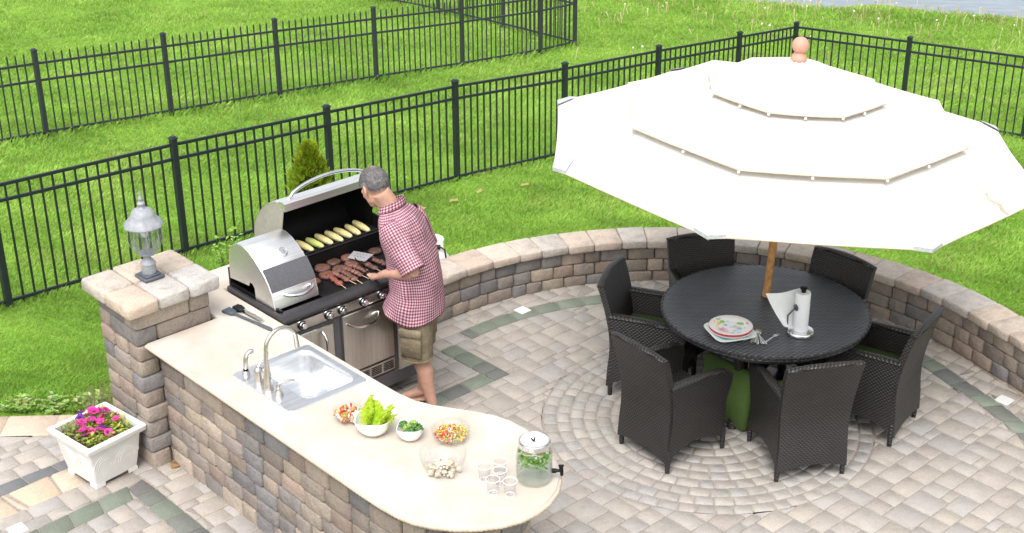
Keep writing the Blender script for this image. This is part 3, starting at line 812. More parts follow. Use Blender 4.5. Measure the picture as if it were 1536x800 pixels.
# ------------------------------------------------------------------ lamp
def lamp():
    root = bar_thing('pier_lamp', 'weathered grey lantern with ribbed glass globe on the stone pillar', 'lamp', -.225, .215, 1.2215)
    mb = MB(); mb.box((0, 0, .012), (.145, .145, .024), ch=.006); mb.box((0, 0, .030), (.112, .112, .012), ch=.006)
    mb.build('base_plate', MAT['lamp_dark'], root)
    mb = MB(); mb.lathe([(.044, .034), (.048, .05), (.046, .10), (.050, .104), (.046, .112), (.034, .128), (.022, .14), (.020, .15), (.034, .158), (.05, .166), (.058, .176), (.056, .182)], 20)
    mb.build('neck', MAT['lamp_paint'], root)
    mb = MB(); G = [(.056, .182), (.078, .20), (.098, .235), (.107, .275), (.106, .31), (.098, .345), (.088, .372)]
    mb.lathe(G, 24, cap=False, fn=lambda t, z: 1 + .025 * abs(math.cos(4 * t))); g = mb.build('globe', MAT['lamp_glass'], root, smooth=80)
    mb = MB()
    for k in range(8):
        t = 2 * PI * k / 8 + PI / 8
        mb.tube([(r * 1.02 * math.cos(t), r * 1.02 * math.sin(t), z) for r, z in G], .0028, 5)
    mb.lathe([(.092, .370), (.094, .374), (.092, .378)], 24, cap=False)
    mb.build('cage_ribs', MAT['lamp_paint'], root, smooth=60)
    mb = MB()
    prof = [(.126, .366), (.130, .372), (.128, .382), (.108, .402), (.088, .418), (.082, .436), (.072, .462), (.052, .478), (.03, .484)]
    hexf = lambda t, z: .55 + .45 * math.cos(PI / 6) / math.cos(((t + PI / 6) % (PI / 3)) - PI / 6)
    mb.lathe(prof, 48, fn=hexf); mb.build('roof', MAT['lamp_paint'], root, smooth=35)
    mb = MB(); mb.lathe([(.03, .482), (.020, .490), (.016, .498), (.023, .508), (.025, .518), (.018, .528), (.010, .534), (.015, .542), (.016, .552), (.009, .562), (.006, .57), (.009, .58), (.004, .60), (.002, .612)], 14)
    mb.build('finial', MAT['lamp_paint'], root)
    mb = MB(); mb.tube([(0, 0, .18), (0, 0, .25)], .012, 10); mb.tube([(.0, 0, .25), (0, 0, .285)], .017, 10); b = mb.build('bulb_holder', MAT['lamp_paint'], root)
    mb = MB(); mb.lathe([(.012, .285), (.02, .30), (.024, .315), (.018, .33), (.006, .338)], 12); mb.build('bulb', simple('frosted_bulb', (.8, .8, .76), .3, 0, 10, .02), root)
lamp()

# ------------------------------------------------------------------ sink and taps
def sink():
    root = bar_thing('bar_sink', 'square stainless steel drop-in sink set in the pale counter', 'sink', SA, SB, .9205)
    mb = MB(); w, h = .625, .565
    o = rrect(0, 0, w, h, .03); hole = rrect(0, .055, .535, .375, .065)
    slab_with_hole(mb, o, hole, 0.0, .006, .004); mb.build('deck', MAT['sink'], root)
    mb = MB(); rings = []
    for z, s, r in ((.0055, 0, .065), (.001, .005, .065), (-.03, .010, .065), (-.13, .018, .06), (-.155, .03, .055), (-.168, .055, .05), (-.172, .10, .04)):
        rings.append([(x, y, z) for x, y in rrect(0, .055, .535 - 2 * s, .375 - 2 * s, r)])
    rings.append([(x * .1, .055 + (y - .055) * .1, -.176) for x, y, _ in rings[-1]])
    mb.loft(rings[::-1], cap=False); mb.build('basin', MAT['sink'], root, smooth=60)
    mb = MB(); mb.lathe([(.045, -.1765), (.042, -.1735), (.03, -.1745), (.001, -.1755)], 20, c=(0, .055, 0)); mb.build('drain', MAT['chrome'], root)
sink()
def tap():
    z0 = .9268
    root = bar_thing('kitchen_tap', 'tall gooseneck brushed nickel tap at the sink', 'tap', 1.07, .232, z0)
    mb = MB(); mb.lathe([(.031, 0), (.031, .01), (.027, .018), (.0255, .06), (.022, .10), (.0165, .14)], 18)
    pts = [(0, 0, .13), (0, 0, .20), (0, .004, .25)]
    for k in range(1, 15):
        t = PI - k * (PI * .90) / 14; pts.append((0, .112 + .108 * math.cos(t), .262 + .108 * math.sin(t) * 1.0))
    pts += [(0, .222, .205)]
    mb.tube(pts, [.0165, .014, .0135] + [.013] * 14 + [.0155], 12); mb.build('spout', MAT['nickel'], root, smooth=60)
    mb = MB(); mb.lathe([(.030, 0), (.030, .008), (.028, .02), (.0275, .075), (.024, .095), (.014, .107), (.003, .110)], 18, c=(-.105, .004, 0)); mb.tube([(-.105, .004, .10), (-.11, .02, .125), (-.118, .05, .14)], [.008, .006, .005], 8)
    mb.build('lever', MAT['nickel'], root)
    r2 = bar_thing('side_sprayer', 'small nickel side sprayer standing left of the tap', 'sprayer', .82, .237, z0)
    mb = MB(); mb.lathe([(.024, 0), (.024, .01), (.019, .02), (.014, .026)], 14); mb.build('base', MAT['nickel'], r2)
    mb = MB(); mb.tube([(0, 0, .02), (0, 0, .035), (0, 0, .038)], [.016, .016, .014], 12); mb.build('collar', MAT['black'], r2)
    mb = MB(); mb.tube([(0, 0, .036), (.002, .004, .075), (.004, .01, .11), (.006, .02, .135), (.008, .036, .146), (.010, .052, .140)], [.013, .0185, .018, .014, .015, .017], 12); mb.build('spray_head', MAT['nickel'], r2, smooth=60)
    r3 = bar_thing('soap_dispenser', 'short nickel soap pump standing right of the tap', 'soap dispenser', 1.165, .24, z0)
    mb = MB(); mb.lathe([(.027, 0), (.027, .008), (.024, .016), (.017, .03), (.013, .04), (.0135, .05), (.016, .052), (.016, .06)], 16); mb.build('body', MAT['nickel'], r3)
    mb = MB(); mb.tube([(0, 0, .058), (0, 0, .072), (.01, .02, .08), (.022, .05, .085), (.033, .085, .082), (.035, .092, .074)], [.009, .010, .009, .007, .006, .005], 10); mb.build('pump_spout', MAT['nickel'], r3, smooth=60)
tap()

# ------------------------------------------------------------------ barbecue
def arc_handle(mb, p0, p1, out, r, n=14):
    p0, p1, out = Vector(p0), Vector(p1), Vector(out); pts = []
    for k in range(n + 1):
        t = k / n; q = p0.lerp(p1, t) + out * (math.sin(PI * t) ** .55); pts.append(q)
    mb.tube(pts, r, 9)
HOOD = [(-.255, 1.01), (-.252, 1.12), (-.235, 1.21), (-.195, 1.275), (-.13, 1.31), (-.06, 1.315), (.01, 1.295), (.08, 1.258), (.14, 1.212), (.19, 1.165), (.23, 1.115), (.258, 1.06), (.275, 1.0), (.282, .955)]
def grill():
    o = (.05, 1.41, 0)
    root = bar_thing('gas_barbecue', 'large stainless steel gas barbecue with one lid open and one closed', 'barbecue', o[0], o[1], 0)
    B = lambda mb, n, m, p=root, s=40: mb.build(n, MAT[m], p, smooth=s, origin=o)
    b0, b1 = .80, 2.03
    mb = MB(); mb.box((.06, 1.415, .46), (.62, 1.20, .70), ch=.004)
    mb.box((.03, 1.415, .075), (.50, 1.12, .07)); B(mb, 'cabinet', 'greymetal')
    mb = MB(); mb.box((.372, 1.42, .155), (.02, 1.15, .11), ch=.003); B(mb, 'kick_plate', 'greymetal')
    # doors
    for nm, y0, y1, z0, z1, hy in (('door', .845, 1.195, .20, .775, 1.10), ('door', 1.262, 1.70, .335, .79, 1.43), ('door', 1.735, 1.985, .20, .79, 1.80)):
        mb = MB(); mb.box((.378, (y0 + y1) / 2, (z0 + z1) / 2), (.026, y1 - y0, z1 - z0), ch=.006); d = B(mb, nm, 'steel_door')
        mb = MB()
        if y1 - y0 > .4: arc_handle(mb, (.392, hy - .125, .725), (.392, hy + .145, .725), (.055, 0, -.035), .0105)
        else: arc_handle(mb, (.392, hy, .56), (.392, hy, .74), (.05, 0, 0), .0095)
        B(mb, 'handle', 'chrome', d)
    mb = MB(); mb.box((.376, 1.481, .275), (.022, .438, .095), ch=.003); v = B(mb, 'vent_panel', 'steel_door')
    mb = MB()
    for gq in range(4):
        for k in range(5): mb.box((.3885, 1.32 + gq * .107, .248 + k * .0135), (.003, .088, .006))
    B(mb, 'vent_slots', 'black', v, 0)
    mb = MB(); mb.box((.366, 1.415, .806), (.03, 1.2, .018)); B(mb, 'shadow_gap', 'darkmetal')
    # control panel
    mb = MB()
    sec = [(.36, .815), (.398, .815), (.412, .84), (.418, .895), (.40, .905), (.36, .905)]
    mb.loft([[(a, y, z) for a, z in sec] for y in (b0 + .012, b1 - .012)]); B(mb, 'control_panel', 'steel')
    for y in (.925, 1.14, 1.25, 1.43, 1.585, 1.80):
        M = TRS((.413, y, .861), (0, R(84), 0))
        mb = MB(); mb.lathe([(.033, 0), (.033, .006), (.029, .010), (.001, .0105)], 20, M=M); k = B(mb, 'knob', 'black')
        mb = MB(); mb.lathe([(.026, .0105), (.026, .018), (.0215, .021), (.020, .038), (.0175, .042), (.001, .0425)], 20, M=M, fn=lambda t, z: 1 + (.03 * math.cos(10 * t) if z > .02 else 0)); B(mb, 'knob_cap', 'chrome', k)
    # frame rails
    mb = MB(); sec = [(.335, .905), (.41, .905), (.432, .918), (.436, .935), (.425, .95), (.39, .957), (.335, .957)]
    mb.loft([[(a, y, z) for a, z in sec] for y in (b0 - .012, b1 + .012)]); B(mb, 'front_rail', 'darkmetal', s=60)
    for y in (b0 + .004, b1 - .004):
        mb = MB(); mb.box((.035, y, .932), (.60, .03, .044), ch=.006); B(mb, 'side_rail', 'darkmetal')
    # firebox
    mb = MB()
    mb.box((.04, 1.415, .83), (.60, 1.19, .02)); mb.box((-.268, 1.415, .95), (.02, 1.19, .26)); mb.box((.04, b0 + .03, .90), (.60, .016, .14)); mb.box((.04, b1 - .03, .90), (.60, .016, .14))
    mb.box((.33, 1.415, .89), (.012, 1.18, .13))
    mb.loft([[(-.105, y, .95), (-.09, y, .95), (-.075, y, 1.055), (-.09, y, 1.055)] for y in (1.19, 1.985)])
    mb.loft([[(-.25, y, .95), (.16, y, .95), (.15, y, 1.0), (.05, y, 1.07), (-.06, y, 1.10), (-.10, y, 1.16), (-.25, y, 1.17)] for y in (1.99, 2.003)])
    B(mb, 'firebox', 'black', s=0)
    mb = MB()
    for k in range(44):
        y = 1.185 + k * .0185
        mb.tube([(-.09, y, .944), (.325, y, .944)], .0055, 6)
    for a in (-.05, .14, .30): mb.tube([(a, 1.175, .937), (a, 1.99, .937)], .005, 6)
    B(mb, 'cooking_grate', 'grate')
    mb = MB()
    for k in range(12): mb.tube([(-.262 + k * .0165, 1.20, 1.066), (-.262 + k * .0165, 1.985, 1.066)], .0036, 6)
    for y in (1.2, 1.46, 1.72, 1.985): mb.tube([(-.265, y, 1.060), (-.075, y, 1.060)], .005, 6)
    mb.tube([(-.077, 1.20, 1.068), (-.077, 1.985, 1.068)], .0065, 6); mb.tube([(-.077, 1.20, 1.09), (-.077, 1.985, 1.09)], .004, 6)
    B(mb, 'warming_rack', 'grate')
    # hoods
    def sheet(prof, y0, y1, th=.012):
        n = len(prof); inner = []
        for i in range(n):
            a = Vector(prof[max(i - 1, 0)]); b = Vector(prof[min(i + 1, n - 1)]); d = (b - a).normalized(); inner.append((prof[i][0] - d.y * -1 * -th, prof[i][1] - d.x * th))
        return inner
    def hood(name, y0, y1, T, m_out):
        prof = [T(p) for p in HOOD]; n = len(prof)
        mb = MB()
        ys = [y0, y0 + .008, y1 - .008, y1]
        cen = T((0.0, 1.05))
        sh = lambda p, k: (p[0] + (cen[0] - p[0]) * k, p[1] + (cen[1] - p[1]) * k)
        vs = [(sh(p, .02 if y in (y0, y1) else 0)[0], y, sh(p, .02 if y in (y0, y1) else 0)[1]) for y in ys for p in prof]
        fs = [[r * n + i, r * n + i + 1, (r + 1) * n + i + 1, (r + 1) * n + i] for r in range(3) for i in range(n - 1)]
        fs = [f[::-1] for f in fs]
        mb.add(vs, fs); h = B(mb, name, m_out, s=50)
        return h, prof
    Ti = lambda p: p
    h, prof = hood('closed_lid', .815, 1.168, Ti, 'steel_hood')
    def cheek(prof, y, t, notch, m, nm):
        mb = MB(); pl = list(prof)
        if notch: pl = pl + [(.20, .955), (.05, .955), (.045, 1.035), (.02, 1.06), (-.01, 1.06), (-.02, 1.03), (-.16, 1.02)]
        n = len(pl); V = [Vector((a, z, 0)) for a, z in pl]; tr = tessellate_polygon([V])
        for yy in (y, y + t):
            mb.add([(a, yy, z) for a, z in pl], [list(q) for q in tr])
        mb.add([(a, yy, z) for yy in (y, y + t) for a, z in pl], [[i, (i + 1) % n, n + (i + 1) % n, n + i] for i in range(n)])
        return B(mb, nm, m, h, 30)
    cheek(prof, .8185, .004, True, 'steel_hood', 'lid_cheek'); cheek(prof, 1.160, .004, False, 'steel_hood', 'lid_cheek')
    mb = MB(); seg = [(.160, 1.205), (.19, 1.170), (.2305, 1.119), (.255, 1.070)]
    mb.loft([[(a + .004, y, z + .003) for y in (.8165, 1.1665)] for a, z in seg], cap=False, closed=False); B(mb, 'grey_band', 'greymetal', h, 60)
    mb = MB(); arc_handle(mb, (.268, .90, 1.045), (.268, 1.125, 1.045), (.06, 0, -.012), .012); B(mb, 'handle', 'chrome', h, 60)
    M = TRS((.095, 1.03, 1.252), (0, R(34), 0)); mb = MB(); mb.lathe([(.033, -.006), (.033, .008), (.028, .012), (.027, .009), (.001, .009)], 22, M=M); g = B(mb, 'thermometer', 'chrome', h)
    mb = MB(); mb.box((0, 0, .0098), (.03, .003, .001), M=M); mb.box((0, .006, .0098), (.022, .002, .001), M=M); B(mb, 'dial_marks', 'greymetal', g, 0)
    # open lid: the same section swung back about its hinge
    hx, hz, ph = -.215, 1.0, R(82); ca_, sa_ = math.cos(ph), math.sin(ph)
    def To(p):
        x, z = p[0] - hx, p[1] - hz
        return (hx + x * ca_ - z * sa_, hz + x * sa_ + z * ca_)
    h, prof = hood('open_lid', 1.19, 1.985, To, 'steel_hood')
    ins = [(p[0] + (To((0, 1.05))[0] - p[0]) * .045, p[1] + (To((0, 1.05))[1] - p[1]) * .045) for p in prof]
    n = len(ins); mb = MB(); mb.add([(p[0], y, p[1]) for y in (1.197, 1.978) for p in ins], [[i, i + 1, n + i + 1, n + i] for i in range(n - 1)]); B(mb, 'lid_lining', 'black', h, 50)
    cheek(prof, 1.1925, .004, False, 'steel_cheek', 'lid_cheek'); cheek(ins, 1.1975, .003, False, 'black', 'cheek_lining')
    cheek(prof, 1.9785, .004, False, 'black', 'lid_cheek'); cheek([To(p) for p in ((.10, .97), (.282, .955), (.29, .90), (.24, .84), (.20, .86), (.17, .93))], 1.980, .004, False, 'black', 'lid_ear')
    tip = prof[-1]; mb = MB()
    mb.loft([[(tip[0] - .06, y, tip[1] + .006), (tip[0] - .01, y, tip[1] + .012), (tip[0] + .012, y, tip[1] + .002), (tip[0] + .014, y, tip[1] - .05), (tip[0] + .004, y, tip[1] - .05), (tip[0] - .06, y, tip[1] - .01)] for y in (1.188, 1.987)]); B(mb, 'lid_rim', 'steel_hood', h, 50)
    mb = MB(); arc_handle(mb, (tip[0] - .045, 1.27, tip[1] + .008), (tip[0] - .045, 1.93, tip[1] + .008), (-.015, 0, .085), .013, 22); B(mb, 'handle', 'chrome', h, 60)
    for y in (1.27, 1.93):
        mb = MB(); mb.box((tip[0] - .045, y, tip[1] + .01), (.03, .035, .03), ch=.006); B(mb, 'handle_foot', 'chrome', h)
    return root
grill()

# food on the barbecue
CORNL = ['first ear of corn from the closed lid on the warming rack', 'second ear of corn from the closed lid on the rack', 'greenest ear of corn on the warming rack', 'fourth ear of corn from the closed lid on the rack', 'fifth ear of corn from the closed lid on the rack', 'third ear of corn from the man on the rack', 'second ear of corn from the man on the rack', 'ear of corn nearest the man on the rack']
for k in range(8):
    b = 1.30 + k * .083; mb = MB(); rings = []
    base = (.86, .76, .36) if k != 2 else (.64, .70, .22)
    L = rnd.uniform(.175, .20); cols = []
    for i in range(29):
        t = i / 28; rr = .0245 * math.sin(PI * min(1, .14 + t * .80)) ** .45 if t < .97 else .008
        ring = []
        for j in range(24):
            q = 1 + .07 * math.cos(12 * 2 * PI * j / 24) * (1 if i % 2 else -1)
            ring.append(((t - .5) * L, rr * q * math.cos(2 * PI * j / 24), rr * q * math.sin(2 * PI * j / 24)))
            g = .75 + .25 * ((i + j) % 2); tip = max(0, t - .8) * 1.5
            cols.append((base[0] * g + tip * .1, base[1] * g + tip * .08, base[2] * g + tip * .25))
        rings.append(ring)
    mb.loft(rings, col=cols); o = mb.build('corn_cob', MAT['corn'], loc=W(-.172 + rnd.uniform(-.006, .006), b, 1.0955), smooth=60); o.rotation_euler = (0, 0, AN + rnd.uniform(-.08, .08))
    tag(o, CORNL[k], 'corn cob', 'corn cobs on the warming rack')
PAT = [(-.005, 1.235, .048, 'small pink burger patty half under the closed lid edge'), (-.03, 1.42, .060, 'largest burger patty in the back row near the closed lid'), (.105, 1.25, .047, 'burger patty at the front beside the closed lid'), (-.055, 1.535, .052, 'dark burger patty in the middle of the back row'),
       (-.045, 1.65, .054, 'burger patty at the back just below the spatula blade'), (.085, 1.375, .058, 'pink burger patty in front of the largest one'), (.07, 1.50, .058, 'round pink burger patty in the centre of the grate'), (.06, 1.61, .055, 'burger patty in front of the spatula blade'), (.0, 1.86, .05, 'charred burger patty at the back beside the man'), (.06, 1.75, .048, 'browned burger patty right of the spatula blade')]
for i, (a, b, r, lb) in enumerate(PAT):
    mb = MB(); dk = lb.startswith(('dark', 'charred', 'browned')); base = (.13, .065, .045) if dk else rnd.choice([(.26, .12, .092), (.23, .105, .08), (.20, .095, .072)])
    cols = []; rings = []
    for (q, z) in ((.6, 0), (.97, .004), (1.0, .012), (.96, .020), (.80, .026), (.4, .029), (.02, .029)):
        ring = []
        for j in range(22):
            t = 2 * PI * j / 22; n_ = 1 + .10 * noise.noise(Vector((math.cos(t) * 1.6, math.sin(t) * 1.6, i * 3.1)))
            ring.append((r * q * n_ * math.cos(t), r * q * n_ * math.sin(t), z + .004 * noise.noise(Vector((q * math.cos(t) * 4, q * math.sin(t) * 4, i * 1.7)))))
            s = .55 + .6 * abs(noise.noise(Vector((q * math.cos(t) * 3, q * math.sin(t) * 3, i * 5.7)))) * 1.6
            if q > .9: s *= .6
            cols.append(tuple(c * s for c in base))
        rings.append(ring)
    mb.loft(rings, col=cols); o = mb.build('burger_patty', MAT['meat'], loc=W(a, b, .9505), rz=rnd.random() * 6, smooth=70); tag(o, lb, 'burger patty', 'burger patties on the grate')
SKW = [(.20, 1.36, -8), (.19, 1.425, 2), (.215, 1.475, -3), (.185, 1.535, 4), (.165, 1.60, 2), (.17, 1.68, -2), (.165, 1.765, 6)]
for i, (a, b, r) in enumerate(SKW):
    root = bar_thing('meat_skewer', ['red meat skewer closest to the closed lid', 'second meat skewer from the closed lid', 'third meat skewer from the closed lid', 'middle meat skewer at the front of the grate', 'fifth meat skewer from the closed lid', 'meat skewer under the spatula handle', 'meat skewer lying nearest the man'][i], 'skewer', a, b, .9665, 'skewers on the grate')
    root.rotation_euler.z = AN + R(r)
    mb = MB(); mb.tube([(-.10, 0, .006), (.155, 0, .003)], .0024, 6); mb.build('stick', MAT['wood'], root)
    mb = MB(); base = [(.26, .075, .055), (.20, .085, .06), (.17, .08, .058), (.21, .09, .066), (.16, .075, .056), (.15, .072, .055), (.17, .078, .058)][i]
    for k in range(5):
        s = rnd.uniform(.7, 1.15); mb.ball((-.085 + k * .036, rnd.uniform(-.003, .003), .003), (.025, .0205 + rnd.uniform(-.002, .005), .015), 12, 8, tuple(c * s for c in base), None, .5, i * 7 + k)
    mb.build('meat', MAT['meat'], root, smooth=70)

# basting tools on the counter
def utensil(label, a, b, ang, kind):
    root = bar_thing('basting_brush' if kind == 0 else 'grill_tongs', label, 'brush' if kind == 0 else 'tongs', a, b, .9205)
    root.rotation_euler.z = AN + R(ang)
    if kind == 0:
        mb = MB(); mb.prism([(-.02, -.011), (.20, -.010), (.32, -.014), (.345, -.012), (.355, 0), (.345, .012), (.32, .014), (.20, .010), (-.02, .011)], .004, .018, .004); mb.build('handle', MAT['lamp_dark'], root)
        mb = MB(); mb.prism([(-.10, -.035), (-.02, -.028), (-.005, -.011), (-.005, .011), (-.02, .028), (-.10, .035)], .001, .024, .006); mb.build('head', simple('blue_grey_silicone', (.05, .065, .085), .5, 0, 40, .15), root)
    else:
        mb = MB()
        for s in (-1, 1): mb.prism([(-.015, s * .006 - .0085), (.19, s * .006 - .0085), (.19, s * .006 + .0085), (-.015, s * .006 + .0085)], .010 + .007 * s + .001, .018 + .007 * s, .002)
        mb.build('arms', MAT['chrome'], root)
        mb = MB(); mb.prism([(-.105, -.024), (-.07, -.034), (-.03, -.026), (-.012, -.012), (-.012, .012), (-.03, .026), (-.07, .034), (-.105, .024)], .001, .030, .008); mb.build('tips', MAT['black'], root)
utensil('dark blue-grey basting brush lying in front of the tongs', .10, .625, 8, 0)
utensil('short steel tongs with black tips lying behind the basting brush', .115, .685, 3, 1)

# gas tank behind the seat wall
def tank():
    x, y = -.652, 10.50; z = .04
    root = thing('gas_tank', 'white gas cylinder with valve standing behind the man', 'gas cylinder', (x, y, z))
    mb = MB(); mb.lathe([(.12, gz(x, y) - .06), (.12, .0), (.105, .03), (.14, .05), (.155, .09), (.157, .26), (.15, .30), (.125, .335), (.08, .358), (.03, .366), (.001, .367)], 28); mb.build('body', MAT['tank'], root, smooth=60)
    mb = MB()
    for k in range(14):
        t0 = R(40) + k / 14 * R(280); 
    ring = []; prof = [(.097, .335), (.101, .335), (.101, .455), (.107, .462), (.104, .47), (.097, .462)]
    rings = []
    for k in range(27):
        t = R(-10) + R(280) * k / 26; rings.append([(r * math.cos(t), r * math.sin(t), zz) for r, zz in prof])
    mb.loft(rings); mb.build('collar', MAT['tank'], root, smooth=50)
    mb = MB(); mb.tube([(0, 0, .36), (0, 0, .41)], .016, 10); mb.tube([(0, 0, .41), (0, 0, .435)], [.026, .026], 12); mb.tube([(-.03, 0, .395), (.035, 0, .395)], .013, 10); mb.build('valve', MAT['chrome'], root)
    mb = MB(); mb.tube([(.035, 0, .395), (.075, 0, .395)], .021, 12); mb.tube([(.075, 0, .395), (.11, -.02, .38), (.12, -.06, .33), (.13, -.05, .22)], .007, 8); mb.build('hose', MAT['black'], root)
tank()

# ------------------------------------------------------------------ planter
def planter():
    x, y, rz = -2.70, 7.935, R(49.5)
    root = thing('flower_planter', 'square white plastic planter with moulded arches beside the pillar', 'planter', (x, y, 0), rz)
    def sq(h, z, r=.012, bow=0): return [(px, py, z) for px, py in rrect(0, 0, 2 * h, 2 * h, r, 3)]
    mb = MB()
    mb.loft([sq(.158, .028), sq(.170, .10), sq(.183, .20), sq(.193, .285), sq(.196, .298)], cap=False)
    mb.loft([sq(.196, .298), sq(.222, .300), sq(.226, .306), sq(.228, .336), sq(.222, .342), sq(.194, .342), sq(.190, .338), sq(.184, .25)], cap=False)
    mb.build('tub', MAT['white_plastic'], root, smooth=35)
    mb = MB()
    for s in range(4):
        M = Matrix.Rotation(s * PI / 2, 4, 'Z')
        for cx in (-.085, .085):
            for rr in (.092, .074, .056):
                pts = []
                for k in range(17):
                    t = PI * k / 16; px = cx + rr * .95 * math.cos(t); pz = .135 + rr * 1.15 * math.sin(t)
                    if abs(px) > .172: continue
                    pts.append((px, -(.158 + (pz - .028) * .131) - .001, pz))
                mb.tube(pts, .005, 5, M=M)
    mb.build('moulded_arches', MAT['white_plastic'], root, smooth=60)
    for sx in (-1, 1):
        for sy in (-1, 1):
            mb = MB(); mb.prism([(sx * .09, sy * .159), (sx * .160, sy * .159), (sx * .160, sy * .09), (sx * .15, sy * .09), (sx * .13, sy * .13), (sx * .09, sy * .15)], 0, .032, .002); mb.build('foot', MAT['white_plastic'], root)
    mb = MB(); rings = [sq(.188, .275), sq(.12, .288), sq(.05, .29)]; mb.loft(rings, cap=True); mb.build('soil', MAT['soil'], root, smooth=0)
    # petunias
    FL = [(q[0] * 1.0 + .02, q[1] * 1.25 + .0, q[2]) for q in [(-.10, .05, 'p'), (.02, .12, 'p'), (.06, .13, 'p'), (.10, .10, 'm'), (-.02, .13, 'v'), (-.05, .11, 'v'), (.115, .06, 'm'), (.04, .04, 'p'), (.06, .02, 'p'), (-.01, .02, 'p'), (-.005, .06, 'm'), (-.12, .0, 'm'), (-.10, -.03, 'p'), (-.085, -.035, 'p'), (-.03, -.05, 'v'), (-.05, -.075, 'p'), (.0, -.02, 'p'), (-.03, -.12, 'p'), (-.14, -.02, 'm'), (-.15, -.06, 'm'), (.09, -.05, 'p'), (.13, .0, 'p'), (.05, .09, 'm'), (-.07, .06, 'p')]]
    pl = thing('petunia_plant', 'leafy petunias with pink and violet blooms growing in the planter', 'flowers', (x, y, .285), rz)
    mb = MB()
    for i in range(760):
        px, py = rnd.uniform(-.175, .175), rnd.uniform(-.175, .175)
        d = .30 + .7 * (1 if px - .5 * py > -.06 else .35)
        if rnd.random() > d: continue
        h = rnd.uniform(.01, .075); t = rnd.random() * 6.28; l = rnd.uniform(.016, .030); w = l * .45; tl = rnd.uniform(-.2, .9)
        c = rnd.choice([(.34, .44, .08), (.46, .54, .12), (.24, .34, .06), (.54, .58, .16)])
        ct, st = math.cos(t), math.sin(t); ux, uy = ct, st
        mb.add([(px, py, h), (px + ux * l * .5 - st * w, py + uy * l * .5 + ct * w, h + l * .5 * tl), (px + ux * l, py + uy * l, h + l * tl * .8), (px + ux * l * .5 + st * w, py + uy * l * .5 - ct * w, h + l * .5 * tl)], [[0, 1, 2, 3]], c)
    for i in range(160):
        px, py = rnd.uniform(-.17, .17), rnd.uniform(-.17, .17); h = rnd.uniform(.03, .075)
        mb.tube([(px, py, 0), (px + rnd.uniform(-.02, .02), py + rnd.uniform(-.02, .02), h)], .0018, 4, col=(.22, .26, .07))
    for i in range(60):
        px, py = rnd.uniform(-.175, -.06), rnd.uniform(-.05, .17); mb.tube([(px, py, 0), (px + rnd.uniform(-.05, .03), py + rnd.uniform(-.03, .05), rnd.uniform(.04, .10))], .0015, 4, col=(.36, .30, .20))
    mb.build('foliage', MAT['leaf'], pl, smooth=0)
    for i, (px, py, k) in enumerate(FL):
        c = {'p': (.80, .07, .36), 'm': (.62, .04, .30), 'v': (.16, .02, .28)}[k]; c = tuple(q * rnd.uniform(.9, 1.2) for q in c)
        mb = MB(); r = rnd.uniform(.025, .032); M = TRS((px, py, rnd.uniform(.072, .10)), (rnd.uniform(-.1, .6), rnd.uniform(-.5, .3), rnd.random() * 6))
        vs = [(0, 0, -.02)]; cols = [(.10, .01, .06)]; fs = []
        for ring, (q, z) in enumerate(((.22, -.006), (.7, .004), (1.0, .002))):
            for j in range(20):
                t = 2 * PI * j / 20; lob = 1 + (.10 * math.cos(5 * t) if ring == 2 else 0)
                vs.append((r * q * lob * math.cos(t), r * q * lob * math.sin(t), z + (.003 * math.cos(10 * t) if ring == 2 else 0))); cols.append(tuple(v * (.35 if ring == 0 else 1) for v in c))
        for j in range(20):
            k2 = (j + 1) % 20; fs.append([0, 1 + j, 1 + k2]); fs.append([1 + j, 21 + j, 21 + k2, 1 + k2]); fs.append([21 + j, 41 + j, 41 + k2, 21 + k2])
        mb.add(vs, fs, cols, None, M); mb.build('bloom', MAT['petal'], pl, smooth=60)
planter()

# ------------------------------------------------------------------ shrubs and weeds
def conifer(x, y, h, r):
    z = gz(x, y) - .02
    root = thing('arborvitae', 'small bright green conifer standing between fence and barbecue', 'shrub', (x, y, z))
    mb = MB(); mb.tube([(0, 0, 0), (.01, 0, h * .4), (0, .01, h * .85)], [.03, .02, .006], 8, col=(.16, .10, .06)); mb.build('trunk', MAT['attr'], root)
    mb = MB()
    for i in range(1500):
        t = rnd.random() ** .75; zz = .04 + t * (h - .05)
        az = rnd.random() * 6.28; bump = 1 + .22 * math.sin(az * 5 + zz * 9) + .12 * math.sin(az * 9 - zz * 15)
        rr = r * (1 - t ** 1.5) ** .8 * bump * rnd.uniform(.45, 1.0) + .01
        p = Vector((rr * math.cos(az), rr * math.sin(az), zz)); o = Vector((math.cos(az), math.sin(az), 1.6)).normalized()
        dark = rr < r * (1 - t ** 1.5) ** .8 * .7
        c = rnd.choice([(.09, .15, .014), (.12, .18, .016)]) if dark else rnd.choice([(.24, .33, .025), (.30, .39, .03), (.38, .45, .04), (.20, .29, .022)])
        tw = rnd.random() * 3.14; sd = Vector((-math.sin(az), math.cos(az), 0)) * math.cos(tw) + Vector((math.cos(az), math.sin(az), 0)) * math.sin(tw)
        for k in range(5):
            l = rnd.uniform(.04, .085); d = (o + sd * rnd.uniform(-.8, .8) + Vector((rnd.uniform(-.2, .2), rnd.uniform(-.2, .2), rnd.uniform(-.1, .3)))).normalized(); w = sd * .0075
            q = p + sd * rnd.uniform(-.03, .03)
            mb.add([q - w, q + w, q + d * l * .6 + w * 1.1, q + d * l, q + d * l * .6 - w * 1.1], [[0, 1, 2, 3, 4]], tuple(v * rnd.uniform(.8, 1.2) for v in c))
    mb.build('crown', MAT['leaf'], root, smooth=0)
conifer(-1.93, 12.75, 1.06, .28)
